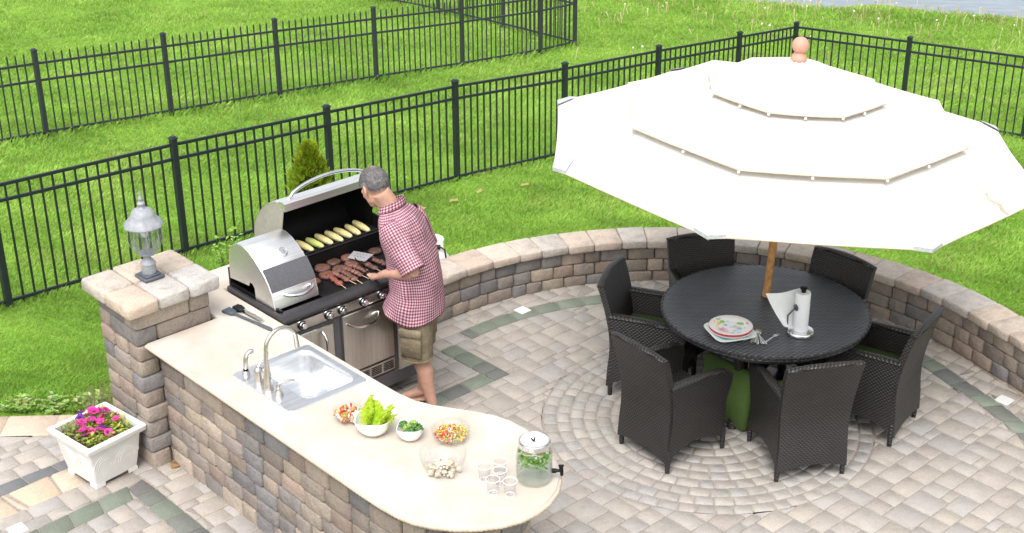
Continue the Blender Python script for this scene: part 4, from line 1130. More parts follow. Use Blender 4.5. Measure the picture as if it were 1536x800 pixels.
def weed(x, y, h, r, n, label, cols, name='weed', zz=None):
    z = gz(x, y) if zz is None else zz
    root = thing(name, label, 'weed', (x, y, z))
    st = MB(); mb = MB()
    for i in range(n):
        az = rnd.random() * 6.28; rr = r * math.sqrt(rnd.random()); hh = h * rnd.uniform(.4, 1)
        b = Vector((rr * .4 * math.cos(az), rr * .4 * math.sin(az), 0)); t = Vector((rr * math.cos(az), rr * math.sin(az), hh)); st.tube([b, (b + t) / 2 + Vector((0, 0, hh * .15)), t], [.003, .0025, .0015], 4, col=(.18, .26, .06))
        for k in range(7):
            q = b.lerp(t, rnd.uniform(.3, 1)); a2 = rnd.random() * 6.28; l = rnd.uniform(.03, .055); w = l * .32; ct, s_ = math.cos(a2), math.sin(a2); tl = rnd.uniform(-.1, .7)
            mb.add([q, q + Vector((ct * l * .5 - s_ * w, s_ * l * .5 + ct * w, l * .5 * tl + .004)), q + Vector((ct * l, s_ * l, l * tl * .7)), q + Vector((ct * l * .5 + s_ * w, s_ * l * .5 - ct * w, l * .5 * tl + .004))], [[0, 1, 2, 3]], tuple(v * rnd.uniform(.8, 1.2) for v in rnd.choice(cols)))
    st.build('stems', MAT['leaf'], root, smooth=0); mb.build('leaves', MAT['leaf'], root, smooth=0)
GREENS = [(.34, .52, .12), (.42, .60, .16), (.26, .44, .08)]
weed(-2.62, 11.9, .42, .16, 16, 'young pale green weed growing behind the closed barbecue lid', GREENS)
for i, (x, y, r, lb) in enumerate(((-3.52, 8.76, .13, 'low leafy weed at the left end of the stone edging'), (-3.28, 8.78, .13, 'low leafy weed in the middle of the stone edging'), (-3.02, 8.78, .14, 'low leafy weed closest to the pillar'))):
    weed(x, y, .11, r, 20, lb, [(.30, .46, .12), (.40, .54, .18), (.46, .56, .26)], zz=-.05)
mbs = MB()
for i in range(90):
    px, py = rnd.uniform(-.16, .16), rnd.uniform(-.08, .08); mbs.tube([(px, py, 0), (px + rnd.uniform(-.08, .08), py + rnd.uniform(-.04, .04), rnd.uniform(.10, .26))], .0018, 4, col=rnd.choice([(.42, .36, .24), (.36, .34, .2), (.48, .42, .3)]))
tag(mbs.build('dead_grass_tuft', MAT['leaf'], loc=(-2.86, 8.72, -.05), smooth=0), 'dry brown grass tuft between planter and pillar', 'grass tuft')
weed(3.0, 19.25, .26, .30, 40, 'dark red low shrub growing at the foot of the fence', [(.16, .03, .045), (.20, .05, .06), (.12, .03, .04)], 'red_shrub')
mb = MB(); mb.add([(-.05, -.02, .004), (0, -.035, .02), (.05, -.01, .008), (.045, .03, .025), (0, .035, .012), (-.045, .02, .03)], [[0, 1, 5], [1, 2, 3, 4], [1, 4, 5]], (.40, .24, .10))
tag(mb.build('fallen_leaf', MAT['leaf'], loc=(-2.22, 7.99, 0), rz=.5, smooth=0), 'curled brown dead leaf lying in the corner by the pillar foot', 'leaf')

# LAWN_LEAF: a few fallen leaves
lf0 = None
for x, y in ((-.95, 13.9), (-.62, 14.2), (-.35, 14.6), (.15, 14.9), (1.6, 13.8), (-3.3, 10.4)):
    if lf0 is None:
        mb = MB(); mb.add([(-.05, -.02, .03), (0, -.03, .045), (.05, -.01, .035), (.04, .03, .05), (0, .03, .04), (-.045, .02, .045)], [[0, 1, 5], [1, 2, 3, 4], [1, 4, 5]], (.62, .47, .22)); o = mb.build('fallen_leaf', MAT['leaf'], smooth=0); lf0 = o
    else: o = lf0.copy(); COL.objects.link(o)
    o.location = (x, y, gz(x, y)); o.rotation_euler.z = rnd.random() * 6
    tag(o, 'small dry yellowish leaf lying loose in the lawn grass', 'leaf', 'fallen leaves on the lawn')
# ------------------------------------------------------------------ bowls and food on the bar
ZC = .9205
def bowl(name, label, a, b, r, h, mat, wave=0, group=None, th=.004):
    mb = MB(); f = lambda t, z: 1 + wave * (z / h) ** 2 * math.cos(4 * t + .6)
    pr = [(.30, 0), (.42, .004), (.62, .10), (.80, .30), (.92, .58), (.985, .86), (1.0, 1.0)]
    out = [(q * r, z * h if z > .01 else z) for q, z in pr]; inn = [(q * r - th, z * h + (th if z < .9 else 0)) for q, z in pr[1:]][::-1]
    rings = []
    for q, z in out + inn + [(.001, .004 + th)]:
        ring = []
        for k in range(36):
            t = 2 * PI * k / 36; s = f(t, max(0, z)); ring.append((q * s * math.cos(t), q * s * math.sin(t), z * (1 + (wave * 1.6 * math.cos(2 * t + 1.1) if z > .5 * h else 0))))
        rings.append(ring)
    mb.loft(rings); o = mb.build(name, mat, loc=W(a, b, ZC), rz=AN, smooth=60)
    return tag(o, label, 'bowl', group)
def chunks(name, label, cat, a, b, z, r, n, cols, size, h):
    mb = MB()
    for i in range(n):
        t = rnd.random() * 6.28; q = r * math.sqrt(rnd.random()); s = rnd.uniform(*size)
        zz = (1 - (q / r) ** 2) * h * rnd.uniform(.2, 1) + (q / r) ** 2 * .028
        M = TRS((q * math.cos(t), q * math.sin(t), zz), (rnd.random() * 6, rnd.random() * 6, rnd.random() * 6))
        c = rnd.choice(cols); k = rnd.uniform(.85, 1.15)
        mb.box((0, 0, 0), (s * rnd.uniform(.9, 1.7), s * rnd.uniform(.6, 1.0), s * rnd.uniform(.25, .6)), tuple(v * k for v in c), M, s * .1)
    return tag(mb.build(name, MAT['veg'], loc=W(a, b, z), smooth=50), label, cat, None, 'stuff')
RED, ORG, YEL, GRN, WHT = (.55, .05, .03), (.62, .20, .04), (.72, .50, .08), (.22, .42, .05), (.72, .68, .60)
bowl('glass_bowl', 'small glass bowl of mixed raw vegetables next to the sink corner', 1.665, .375, .086, .075, MAT['glass'])
chunks('vegetable_pieces', 'chunky red, orange and white vegetable pieces in the small bowl by the sink', 'vegetables', 1.665, .375, ZC + .008, .072, 80, [RED, ORG, ORG, WHT, WHT, (.70, .42, .25), GRN], (.018, .030), .085)
bowl('white_bowl', 'large wavy white bowl holding romaine lettuce', 1.872, .40, .106, .098, MAT['white_gloss'], .05)
def lettuce():
    root = bar_thing('romaine_lettuce', 'bright yellow-green romaine hearts standing in the white bowl', 'lettuce', 1.872, .40, ZC + .02)
    for i in range(20):
        # leaves lean away from the sink side, upright
        px = -.058 + .0062 * i + rnd.uniform(-.006, .006); py = rnd.uniform(-.045, .05); L = rnd.uniform(.14, .195); w = rnd.uniform(.016, .026)
        tx = (px + rnd.uniform(-.05, .05)) * 1.1; ty = .33 + rnd.uniform(-.12, .12)
        mb = MB(); rows = []; cols = []; nu, nv = 8, 14
        for v in range(nv + 1):
            s = v / nv; wv = w * (.45 + .75 * math.sin(PI * min(1, s * .72 + .12))) * (1 - .35 * max(0, s - .8) * 5 * .5)
            for u_ in range(nu + 1):
                q = u_ / nu * 2 - 1
                curl = abs(q) ** 2 * .6 * wv; ruff = .012 * s * math.sin(v * 2.1 + i * 2 + (3 if q > 0 else 0)) * abs(q)
                x = px + tx * s * .7 + q * wv + ruff; y = py + ty * s * L * 1.0 - curl + ruff; z = s * L * .92 - .25 * L * s * s * .5 + ruff
                rows.append((x, y, z))
                rib = max(0, 1 - abs(q) * 3.2) * (1 - s * .55); pale = max(rib, max(0, .42 - s) * 1.6)
                g = (.46 + .12 * noise.noise(Vector((x * 40, y * 40, i))), .62, .03)
                pale = min(1, pale); cols.append(tuple(g[k] * (1 - pale) + (.82, .86, .48)[k] * pale for k in range(3)))
        fs = [[v * (nu + 1) + u_, v * (nu + 1) + u_ + 1, (v + 1) * (nu + 1) + u_ + 1, (v + 1) * (nu + 1) + u_] for v in range(nv) for u_ in range(nu)]
        mb.add(rows, fs, cols); mb.build('leaf', MAT['leaf'], root, smooth=80)
lettuce()
bowl('white_bowl', 'small wavy white bowl holding broccoli florets', 2.063, .512, .078, .078, MAT['white_gloss'], .06)
for i, (dx, dy, r, lb) in enumerate(((-.042, -.012, .027, 'dark green broccoli floret at the lettuce side of its bowl'), (-.005, .030, .029, 'pale broccoli floret at the back of its bowl'), (.042, .022, .033, 'largest dark green broccoli floret, at the back right of its bowl'), (.0, -.018, .026, 'pale broccoli floret in the middle of its bowl'), (.036, -.030, .027, 'dark broccoli floret at the front right of its bowl'))):
    pale = lb.startswith('pale'); root = bar_thing('broccoli_floret', lb, 'broccoli', 2.063 + dx, .512 + dy, ZC + .045, 'broccoli florets in the white bowl')
    mb = MB(); mb.tube([(0, 0, -.008), (0, 0, .02), (.003, 0, .032)], [.008, .010, .016], 8, col=(.42, .50, .16)); mb.build('stalk', MAT['veg'], root)
    mb = MB()
    for k in range(60):
        d = Vector((rnd.gauss(0, 1), rnd.gauss(0, 1), abs(rnd.gauss(0, 1)) * .9)).normalized(); c = (.24, .36, .06) if pale else (.055, .15, .028); s = rnd.uniform(.7, 1.35)
        mb.ball(tuple(d * r * .8 + Vector((0, 0, .026))), rnd.uniform(.005, .0085), 6, 4, tuple(v * s for v in c))
    mb.build('crown', MAT['veg'], root, smooth=70)
bowl('glass_bowl', 'low glass bowl of finely chopped pepper salad', 2.225, .672, .112, .072, MAT['glass'])
chunks('chopped_salad', 'finely chopped yellow, red and green pepper salad in the low glass bowl', 'salad', 2.225, .672, ZC + .008, .095, 330, [RED, RED, YEL, YEL, YEL, ORG, GRN, WHT, (.62, .40, .32)], (.008, .014), .058)
bowl('glass_bowl', 'biggest glass bowl, half full of whole mushrooms', 2.445, .432, .131, .122, MAT['glass'])
for i in range(26):
    t = i * 2.4; q = .088 * math.sqrt((i % 17) / 17); z = .020 if i < 17 else .046
    q *= 1 if i < 17 else .72
    root = bar_thing('mushroom', 'small pale tan mushroom heaped in the biggest glass bowl', 'mushroom', 2.445 + q * math.cos(t), .432 + q * math.sin(t), ZC + z, 'mushrooms in the glass bowl')
    root.rotation_euler = (rnd.uniform(-1.2, 1.2), rnd.uniform(-1.2, 1.2), rnd.random() * 6)
    r = rnd.uniform(.017, .023); c = rnd.choice([(.58, .48, .37), (.62, .53, .42), (.50, .39, .28), (.64, .56, .46)])
    mb = MB(); mb.lathe([(.001, r * .9), (r * .5, r * .82), (r * .85, r * .5), (r, r * .1), (r * .9, -r * .12), (r * .5, -r * .05), (.001, -.0)], 14, c); mb.build('cap', MAT['veg'], root)
    mb = MB(); mb.lathe([(r * .33, 0), (r * .36, -r * .5), (r * .42, -r * .8), (.001, -r * .82)], 10, (.62, .54, .44)); mb.build('stem', MAT['veg'], root)

# drink dispenser and cups
def dispenser():
    x, y = .112, 6.425; S = 1.0
    root = thing('drink_dispenser', 'glass jar drink dispenser with metal lid and black spigot', 'drink dispenser', (x, y, ZC))
    mb = MB(); pr = [(.078, 0), (.090, .004), (.097, .018), (.099, .05), (.099, .15), (.096, .178), (.086, .20), (.079, .212), (.079, .226)]
    mb.lathe(pr + [(r - .004, z) for r, z in pr[:0:-1]] + [(.074, .006), (.001, .006)], 36, cap=False); mb.build('jar', MAT['glass'], root, smooth=70)
    mb = MB(); mb.lathe([(.084, .212), (.085, .216), (.0845, .236), (.0855, .240), (.083, .246), (.076, .247), (.074, .244), (.055, .2445), (.001, .2445)], 36); mb.build('lid', MAT['chrome'], root, smooth=35)
    mb = MB(); mb.lathe([(.073, .2442), (.072, .2458), (.001, .2462)], 32); l = mb.build('lid_disc', MAT['white_gloss'], root)
    mb = MB()
    M = TRS((-.004, .0, .2466), (0, 0, R(-8)))
    mb.prism([(-.022, .018), (-.012, .012), (.008, -.016), (-.002, -.022)], 0, .0016, M=M); mb.prism([(-.002, -.022), (.010, -.020), (.007, .030), (.002, .024)], 0, .0018, M=M); mb.prism([(-.002, -.022), (.028, -.006), (.020, -.014), (.010, -.022)], 0, .0014, M=M)
    mb.build('lid_mark', MAT['black'], l, smooth=0)
    mb = MB(); mb.tube([(.094, 0, .05), (.118, 0, .05)], .013, 12); mb.tube([(.112, 0, .05), (.15, 0, .052)], .009, 10); mb.tube([(.142, 0, .078), (.146, 0, .05), (.147, 0, .022)], [.012, .011, .009], 10); mb.box((.143, 0, .082), (.03, .012, .012), ch=.003); mb.build('spigot', MAT['black'], root)
    w = thing('mint_water', 'clear water with mint leaves and lemon slices inside the jar', 'drink', (x, y, ZC + .0075))
    mb = MB(); mb.lathe([(.070, 0), (.086, .005), (.0925, .02), (.094, .05), (.094, .14), (.091, .168), (.084, .182), (.001, .1825)], 32); mb.build('water', MAT['water_in'], w, smooth=50)
    mb = MB()
    for i in range(230):
        t = rnd.random() * 6.28; q = .086 * math.sqrt(rnd.uniform(.2, 1)); z = rnd.triangular(.075, .178, .135); l = rnd.uniform(.022, .04); wd = l * .36
        M = TRS((q * math.cos(t), q * math.sin(t), z), (rnd.uniform(-1, 1), rnd.uniform(-1, 1), rnd.random() * 6)); c = rnd.choice([(.16, .42, .05), (.24, .50, .07), (.10, .30, .04), (.34, .58, .12)])
        vs = [(-l / 2, 0, 0), (-l * .2, wd / 2, .003), (l * .2, wd / 2, .003), (l / 2, 0, 0), (l * .2, -wd / 2, .003), (-l * .2, -wd / 2, .003)]
        vs = [(M @ Vector(p)) for p in vs]
        vs = [p * min(1, .0915 / max(1e-6, math.hypot(p.x, p.y))) if math.hypot(p.x, p.y) > .0915 else p for p in vs]
        mb.add([(p.x, p.y, min(.181, p.z if p.z > .05 else z)) for p in vs], [[0, 1, 5], [1, 2, 4, 5], [2, 3, 4]], c)
    mb.build('mint_leaves', MAT['leaf'], w, smooth=0)
    for i in range(5):
        t = i * 1.3; M = TRS((.045 * math.cos(t), .045 * math.sin(t), .172), (rnd.uniform(-.5, .5), rnd.uniform(-.5, .5), 0)); mb = MB(); mb.lathe([(.001, -.003), (.027, -.003), (.029, 0), (.027, .003), (.001, .003)], 18, (.66, .62, .20), M); mb.build('lemon_slice', MAT['veg'], w)
dispenser()
FROST = simple('frosted_plastic', (.86, .86, .86), .3, 0, 10, .02)
CUPS = [(-.155, 6.415, .2, 'clear plastic cup furthest from the jar'), (-.070, 6.462, 0, 'clear plastic cup at the back, behind the others'), (-.108, 6.292, .1, 'clear plastic cup at the front left of the cluster'), (-.018, 6.272, 0, 'clear plastic cup at the front, closest to the jar'), (-.072, 6.375, 0, 'clear plastic cup in the middle of the cluster')]
for x, y, t, lb in CUPS:
    root = thing('plastic_cup', lb, 'cup', (x, y, ZC), 0, 'clear cups beside the jar')
    mb = MB(); pr = [(.026, 0), (.0275, .003), (.030, .03), (.0335, .070), (.037, .088), (.0385, .089)]
    mb.lathe(pr + [(r - .0015, z) for r, z in pr[::-1][1:-1]] + [(.001, .003)], 26, cap=False); mb.build('wall', MAT['cup'], root, smooth=60)
    mb = MB(); ring = [(.0375 * math.cos(2 * PI * k / 26), .0375 * math.sin(2 * PI * k / 26), .0885) for k in range(27)]; mb.tube(ring, .0018, 6, False); mb.build('rim', FROST, root, smooth=60)
    mb = MB(); mb.lathe([(.0262, .001), (.027, .0035), (.022, .005), (.021, .002)], 26, cap=False); mb.build('cup_bottom', FROST, root, smooth=60)

# ------------------------------------------------------------------ table
TX, TY, TH = 1.745, 8.785, .735
def table():
    root = thing('round_table', 'round dark wicker dining table under the umbrella', 'table', (TX, TY, 0))
    mb = MB(); mb.lathe([(.62, TH - .045), (.70, TH - .045), (.712, TH - .036), (.716, TH - .02), (.712, TH - .006), (.700, TH), (.60, TH), (.04, TH)], 80, cap=False)
    mb.lathe([(.028, TH - .05), (.028, TH - .001), (.032, TH + .003), (.045, TH + .002), (.05, TH)], 24, cap=False, c=(.04, .18, 0))
    mb.build('tabletop', MAT['wicker_top'], root, smooth=50, boxuv=True)
    mb = MB(); mb.lathe([(.04, TH - .0005), (.001, TH - .0005)], 24, cap=False); mb.build('centre_panel', MAT['wicker_top'], root, boxuv=True)
    mb = MB(); pts = [(.708 * math.cos(2 * PI * k / 320), .708 * math.sin(2 * PI * k / 320), TH - .012 + .0025 * math.sin(k * 2 * PI / 4)) for k in range(321)]
    mb.tube(pts, [.012 + .002 * math.sin(k * 2 * PI / 4 + 1) for k in range(321)], 7, False); mb.build('edge_braid', MAT['wicker'], root, smooth=60, boxuv=True)
    mb = MB(); mb.lathe([(.60, TH - .10), (.62, TH - .10), (.62, TH - .045), (.60, TH - .045)], 60, cap=False); mb.build('apron', MAT['wicker'], root, boxuv=True)
    for k in range(4):
        t = PI / 4 + k * PI / 2 + .2; mb = MB()
        pts = []
        for z, r in ((TH - .05, .46), (.55, .40), (.35, .34), (.18, .36), (.0, .44)): pts.append((r * math.cos(t), r * math.sin(t), z))
        mb.tube(pts, [.042, .038, .034, .034, .036], 10); mb.build('leg', MAT['wicker'], root, smooth=60, boxuv=True)
    mb = MB(); mb.tube([(.345 * math.cos(2 * PI * k / 48), .345 * math.sin(2 * PI * k / 48), .30) for k in range(49)], .016, 8, False); mb.build('stretcher_ring', MAT['wicker'], root, smooth=60, boxuv=True)
table()

# ------------------------------------------------------------------ wicker armchairs
def chair_parts(root, cushion):
    # local frame: x sideways, y towards the table, origin on the ground under the seat
    ZB = [(.06, -.248, .236), (.20, -.243, .231), (.33, -.232, .228), (.42, -.230, .231), (.52, -.238, .236), (.66, -.262, .243), (.80, -.297, .249), (.862, -.316, .250)]
    def yb(z):
        for i in range(1, len(ZB)):
            if z <= ZB[i][0] + 1e-6 or i == len(ZB) - 1:
                t = (z - ZB[i - 1][0]) / (ZB[i][0] - ZB[i - 1][0]); return tuple(ZB[i - 1][k] + (ZB[i][k] - ZB[i - 1][k]) * t for k in (1, 2))
    def panel(fn, nu, nv, thv, nm, cap=True):
        mb = MB(); F = [[Vector(fn(i / nu, j / nv)) for i in range(nu + 1)] for j in range(nv + 1)]
        off = Vector(thv); V = []; n = (nu + 1) * (nv + 1)
        for s in (0, 1):
            for row in F: V += [p + off * s for p in row]
        idx = lambda i, j, s: s * n + j * (nu + 1) + i
        fs = []
        for j in range(nv):
            for i in range(nu):
                fs.append([idx(i, j, 0), idx(i + 1, j, 0), idx(i + 1, j + 1, 0), idx(i, j + 1, 0)]); fs.append([idx(i, j, 1), idx(i, j + 1, 1), idx(i + 1, j + 1, 1), idx(i + 1, j, 1)])
        for i in range(nu):
            fs.append([idx(i, 0, 1), idx(i + 1, 0, 1), idx(i + 1, 0, 0), idx(i, 0, 0)]); fs.append([idx(i, nv, 0), idx(i + 1, nv, 0), idx(i + 1, nv, 1), idx(i, nv, 1)])
        for j in range(nv):
            fs.append([idx(0, j, 0), idx(0, j + 1, 0), idx(0, j + 1, 1), idx(0, j, 1)]); fs.append([idx(nu, j, 1), idx(nu, j + 1, 1), idx(nu, j + 1, 0), idx(nu, j, 0)])
        mb.add([tuple(p) for p in V], fs)
        return mb.build(nm, MAT['wicker'], root, smooth=50, boxuv=True)
    def back(u, v):
        s = u * 2 - 1; z0 = .075 + .035 * (1 - s * s); z1 = .855 + .022 * (1 - s * s); z = z0 + (z1 - z0) * v; y, hw = yb(z)
        return (s * hw, y - .016 * (1 - s * s) * max(0, (z - .42)) * 2, z)
    panel(back, 12, 22, (0, .042, 0), 'backrest')
    for sx in (-1, 1):
        def side(u, v, sx=sx):
            y0 = -.225; z1 = .635 - .03 * u + .012 * math.sin(PI * u)
            z0 = .085 + .085 * math.sin(PI * u) ** .8; z = z0 + (z1 - z0) * v
            fr = .235 + .045 * max(0, (z - .30) / .33) ** 1.4 - .02 * math.sin(PI * min(1, max(0, (z - .08) / .4)))
            if v > .9: fr -= .05 * ((v - .9) / .1) ** 2
            yy, hw = yb(min(z, .64)); y = (yy + .02) * (1 - u) + fr * u
            return (sx * (.190 + .014 * v), y, z)
        panel(side, 12, 14, (sx * .042, 0, 0), 'arm_panel')
        mb = MB(); pts = []
        for k in range(13):
            u = k / 12; q = side(u, 1.0); q9 = side(u, .97); pts.append((q[0] + sx * .021, q[1] if k < 11 else q[1] - .002 * k, q[2]))
        q = side(1, .86); pts.append((q[0] + sx * .021, q[1], q[2]))
        mb.tube(pts, [.033] * 11 + [.031, .028, .020], 10, flat=.55); mb.build('arm_braid', MAT['wicker'], root, smooth=70, boxuv=True)
    mb = MB(); pts = []
    for k in range(40):
        s = k / 39 * 2 - 1; z = .858 + .022 * (1 - s * s); y, hw = yb(.86); pts.append((s * hw, y + .021 - .014 * (1 - s * s), z))
    mb.tube(pts, [.023 + .0012 * (k % 2) for k in range(40)], 8, flat=.62); mb.build('back_braid', MAT['wicker'], root, smooth=70, boxuv=True)
    mb = MB(); mb.box((0, .0, .375), (.43, .46, .05), ch=.008); mb.build('seat', MAT['wicker'], root, boxuv=True)
    def apron(u, v):
        s = u * 2 - 1; z0 = .09 + .16 * (1 - s * s) ** .6; return (s * .215, .225, z0 + (.40 - z0) * v)
    panel(apron, 12, 6, (0, .024, 0), 'apron')
    for sx in (-1, 1):
        for y in (-.222, .232):
            mb = MB(); mb.tube([(sx * .222, y, 0), (sx * .222, y, .06), (sx * .220, y, .17)], [.0145, .017, .019], 10); mb.build('leg', MAT['wicker'], root, smooth=60, boxuv=True)
    if cushion:
        mb = MB(); mb.box((0, .005, .432), (.405, .45, .062), ch=.02); c = mb.build('seat_cushion', MAT['cushion'], root, smooth=60)
CH = [(1.065, 8.195, 37.0, 0, 'dark wicker armchair without a cushion, nearest the bar'), (1.874, 8.045, 101.5, 1, 'dark wicker armchair seen from behind at the front of the table'), (2.462, 8.50, 145, 1, 'dark wicker armchair at the right side of the table'),
      (1.005, 9.005, -21.0, 1, 'dark wicker armchair at the left, with green cushion, facing right'), (1.452, 9.385, -82, 1, 'dark wicker armchair behind the table on its left, by the seat wall'), (2.165, 9.11, -137, 1, 'dark wicker armchair behind the table on its right, by the seat wall')]
protos = {}
for x, y, ang, cu, lb in CH:
    if cu not in protos:
        o = thing('wicker_armchair', lb, 'chair', (0, 0, 0), 0, 'wicker armchairs around the table'); chair_parts(o, cu); protos[cu] = o
    else: o = copy_tree(protos[cu])
    o.location = (x, y, 0); o.rotation_euler.z = R(ang - 90); o.scale = (1.02, 1.10, 1.0); o['label'] = lb
# loose cushion leaning on edge
mb = MB(); mb.box((0, 0, .22), (.44, .075, .44), ch=.024)
o = mb.build('loose_cushion', MAT['cushion'], loc=(1.455, 8.515, .004), smooth=60); o.rotation_euler = (R(-6), 0, R(-50))
tag(o, 'olive green seat cushion propped upright on the paving under the table', 'cushion')

# ------------------------------------------------------------------ umbrella
UB = Vector((1.784, 8.977, .73)); UN = Vector((.05, -.012, .9987)).normalized(); UE1 = Vector((0, 1, 0)).cross(UN).normalized(); UE2 = UN.cross(UE1); UPH = 2.695
def umb(r, h, k): t = UPH + k * PI / 4; return UB + UN * h + (UE1 * math.cos(t) + UE2 * math.sin(t)) * r
def umbrella():
    o = UB.copy(); o.z = 0
    root = thing('garden_umbrella', 'huge cream three-tier garden umbrella with coral ball on top', 'umbrella', o)
    tiers = [('canopy_tier', 1.669, 1.131, .98, 1.352, .020), ('canopy_tier', 1.153, 1.362, .47, 1.538, .015), ('canopy_tier', .602, 1.555, .03, 1.735, .014)]
    for nm, r0, h0, r1, h1, sag in tiers:
        mb = MB(); hm = MB(); NS, NR = 12, 10; vs = []; th = .0
        def pt(k, s, q, dz=0.0):
            a = umb(r0 + (r1 - r0) * q, h0 + (h1 - h0) * q, k); b = umb(r0 + (r1 - r0) * q, h0 + (h1 - h0) * q, k + 1)
            p = a.lerp(b, s); w = math.sin(PI * s)
            cen = UB + UN * (h0 + (h1 - h0) * q)
            p = p - UN * (sag * w * (.55 + .45 * (1 - q)) * .9) * (1 if q > .02 else .6)
            p = p + (cen - p) * (.008 * w * max(0, 1 - q * 4))
            p = p + UN * .004 * noise.noise(Vector((p.x * 3, p.y * 3, r0)))
            return p + UN * dz - o
        for k in range(8):
            vs = [tuple(pt(k, i / NS, j / NR)) for j in range(NR + 1) for i in range(NS + 1)]
            fs = [[j * (NS + 1) + i, j * (NS + 1) + i + 1, (j + 1) * (NS + 1) + i + 1, (j + 1) * (NS + 1) + i] for j in range(NR) for i in range(NS)]
            mb.add(vs, fs)
            # rolled hem, its tan colour standing in for shade beneath the tier
            hm.tube([tuple(pt(k, i / NS, 0, -.006)) for i in range(NS + 1)], .0055, 6)
            mb.tube([tuple(pt(k, 0, j / NR, .0008)) for j in range(NR + 1)], .0022, 5)
        cv = mb.build(nm, MAT['canvas'], root, smooth=50); hm.build('hem', MAT['hem'], cv, smooth=60)
    for k in range(8):
        mb = MB(); c = umb(1.678, 1.124, k) - o; a = umb(1.669, 1.131, k).lerp(umb(1.669, 1.131, k + 1), .085) - o; b = umb(1.669, 1.131, k).lerp(umb(1.669, 1.131, k - 1), .085) - o; d = umb(1.53, 1.178, k) - o
        n = UN * .012; mb.add([tuple(p + s) for s in (n, -n) for p in (c, a, d, b)], [[0, 1, 2], [0, 2, 3], [6, 5, 4], [7, 6, 4], [0, 4, 5, 1], [3, 7, 4, 0]]); mb.build('corner_pocket', MAT['canvas_dark'], root, smooth=0)
    for r0, h0 in ((1.153, 1.362), (.602, 1.555)):
        for k in range(8):
            for s in (0, .5):
                p = umb(r0, h0, k).lerp(umb(r0, h0, k + 1), s) - o - UN * (.030 if s else .016); mbc = MB(); mbc.ball(tuple(p), (.010, .010, .010), 8, 6); mbc.build('tier_button', MAT['white_plastic'], root)
    for k in range(8):
        mb = MB(); mb.tube([tuple(umb(.05, 1.66, k) - o), tuple(umb(1.655, 1.105, k) - o)], .012, 6); rb = mb.build('rib', MAT['bamboo'], root)
        mb = MB(); mb.tube([tuple(umb(.045, 1.12, k) - o), tuple(umb(.85, 1.37, k) - o)], .010, 6); mb.build('strut', MAT['bamboo'], rb)
    mb = MB(); hub = [UB + UN * h - o for h in (1.10, 1.14)]; mb.tube(hub, .06, 14); hub = [UB + UN * h - o for h in (1.64, 1.70)]; mb.tube(hub, .055, 14); mb.build('hub', MAT['bamboo'], root)
    base = Vector((UB.x - UN.x * .73, UB.y - UN.y * .73, 0)) - o
    mb = MB(); pts = []; rs = []
    for k in range(0, 41):
        h = -.70 + k * (2.40 / 40); pts.append(tuple(UB + UN * h - o)); rs.append(.026 + (.0035 if k % 6 == 0 else 0))
    mb.tube(pts, rs, 14); mb.build('pole', MAT['bamboo'], root, smooth=60)
    mb = MB(); mb.lathe([(.24, .0), (.25, .02), (.24, .05), (.10, .07), (.05, .09), (.04, .30), (.03, .31)], 28, c=tuple(base)); mb.build('base', MAT['darkmetal'], root)
    T = Matrix.Translation(UB - o) @ UN.to_track_quat('Z', 'Y').to_matrix().to_4x4()
    mb = MB(); mb.lathe([(.045, 1.722), (.052, 1.728), (.053, 1.742), (.047, 1.750), (.046, 1.762), (.036, 1.772), (.032, 1.782)] + [(.055 * math.cos(t), 1.828 + .055 * math.sin(t)) for t in [R(-56 + 146 * k / 12) for k in range(13)]], 24, M=T); mb.build('finial', MAT['terracotta'], root, smooth=70)
    mb = MB()
    for dx in (0, .012):
        pts = []
        for k in range(15):
            q = .36 - .34 * k / 14; r = 1.669 + (.98 - 1.669) * q; h = 1.131 + (1.352 - 1.131) * q
            a = umb(r, h, 3).lerp(umb(r, h, 4), .655 + .13 * q + dx * (1.2 + math.sin(k * .8)) + .010 * math.sin(k * .9 + dx * 90)); pts.append(tuple(a - o + UN * (-.012)))
        mb.tube(pts, .0065, 5)
    mb.build('tie_cord', simple('cotton_tie', (.40, .345, .28), .9, 0, 60, .1), root)
umbrella()

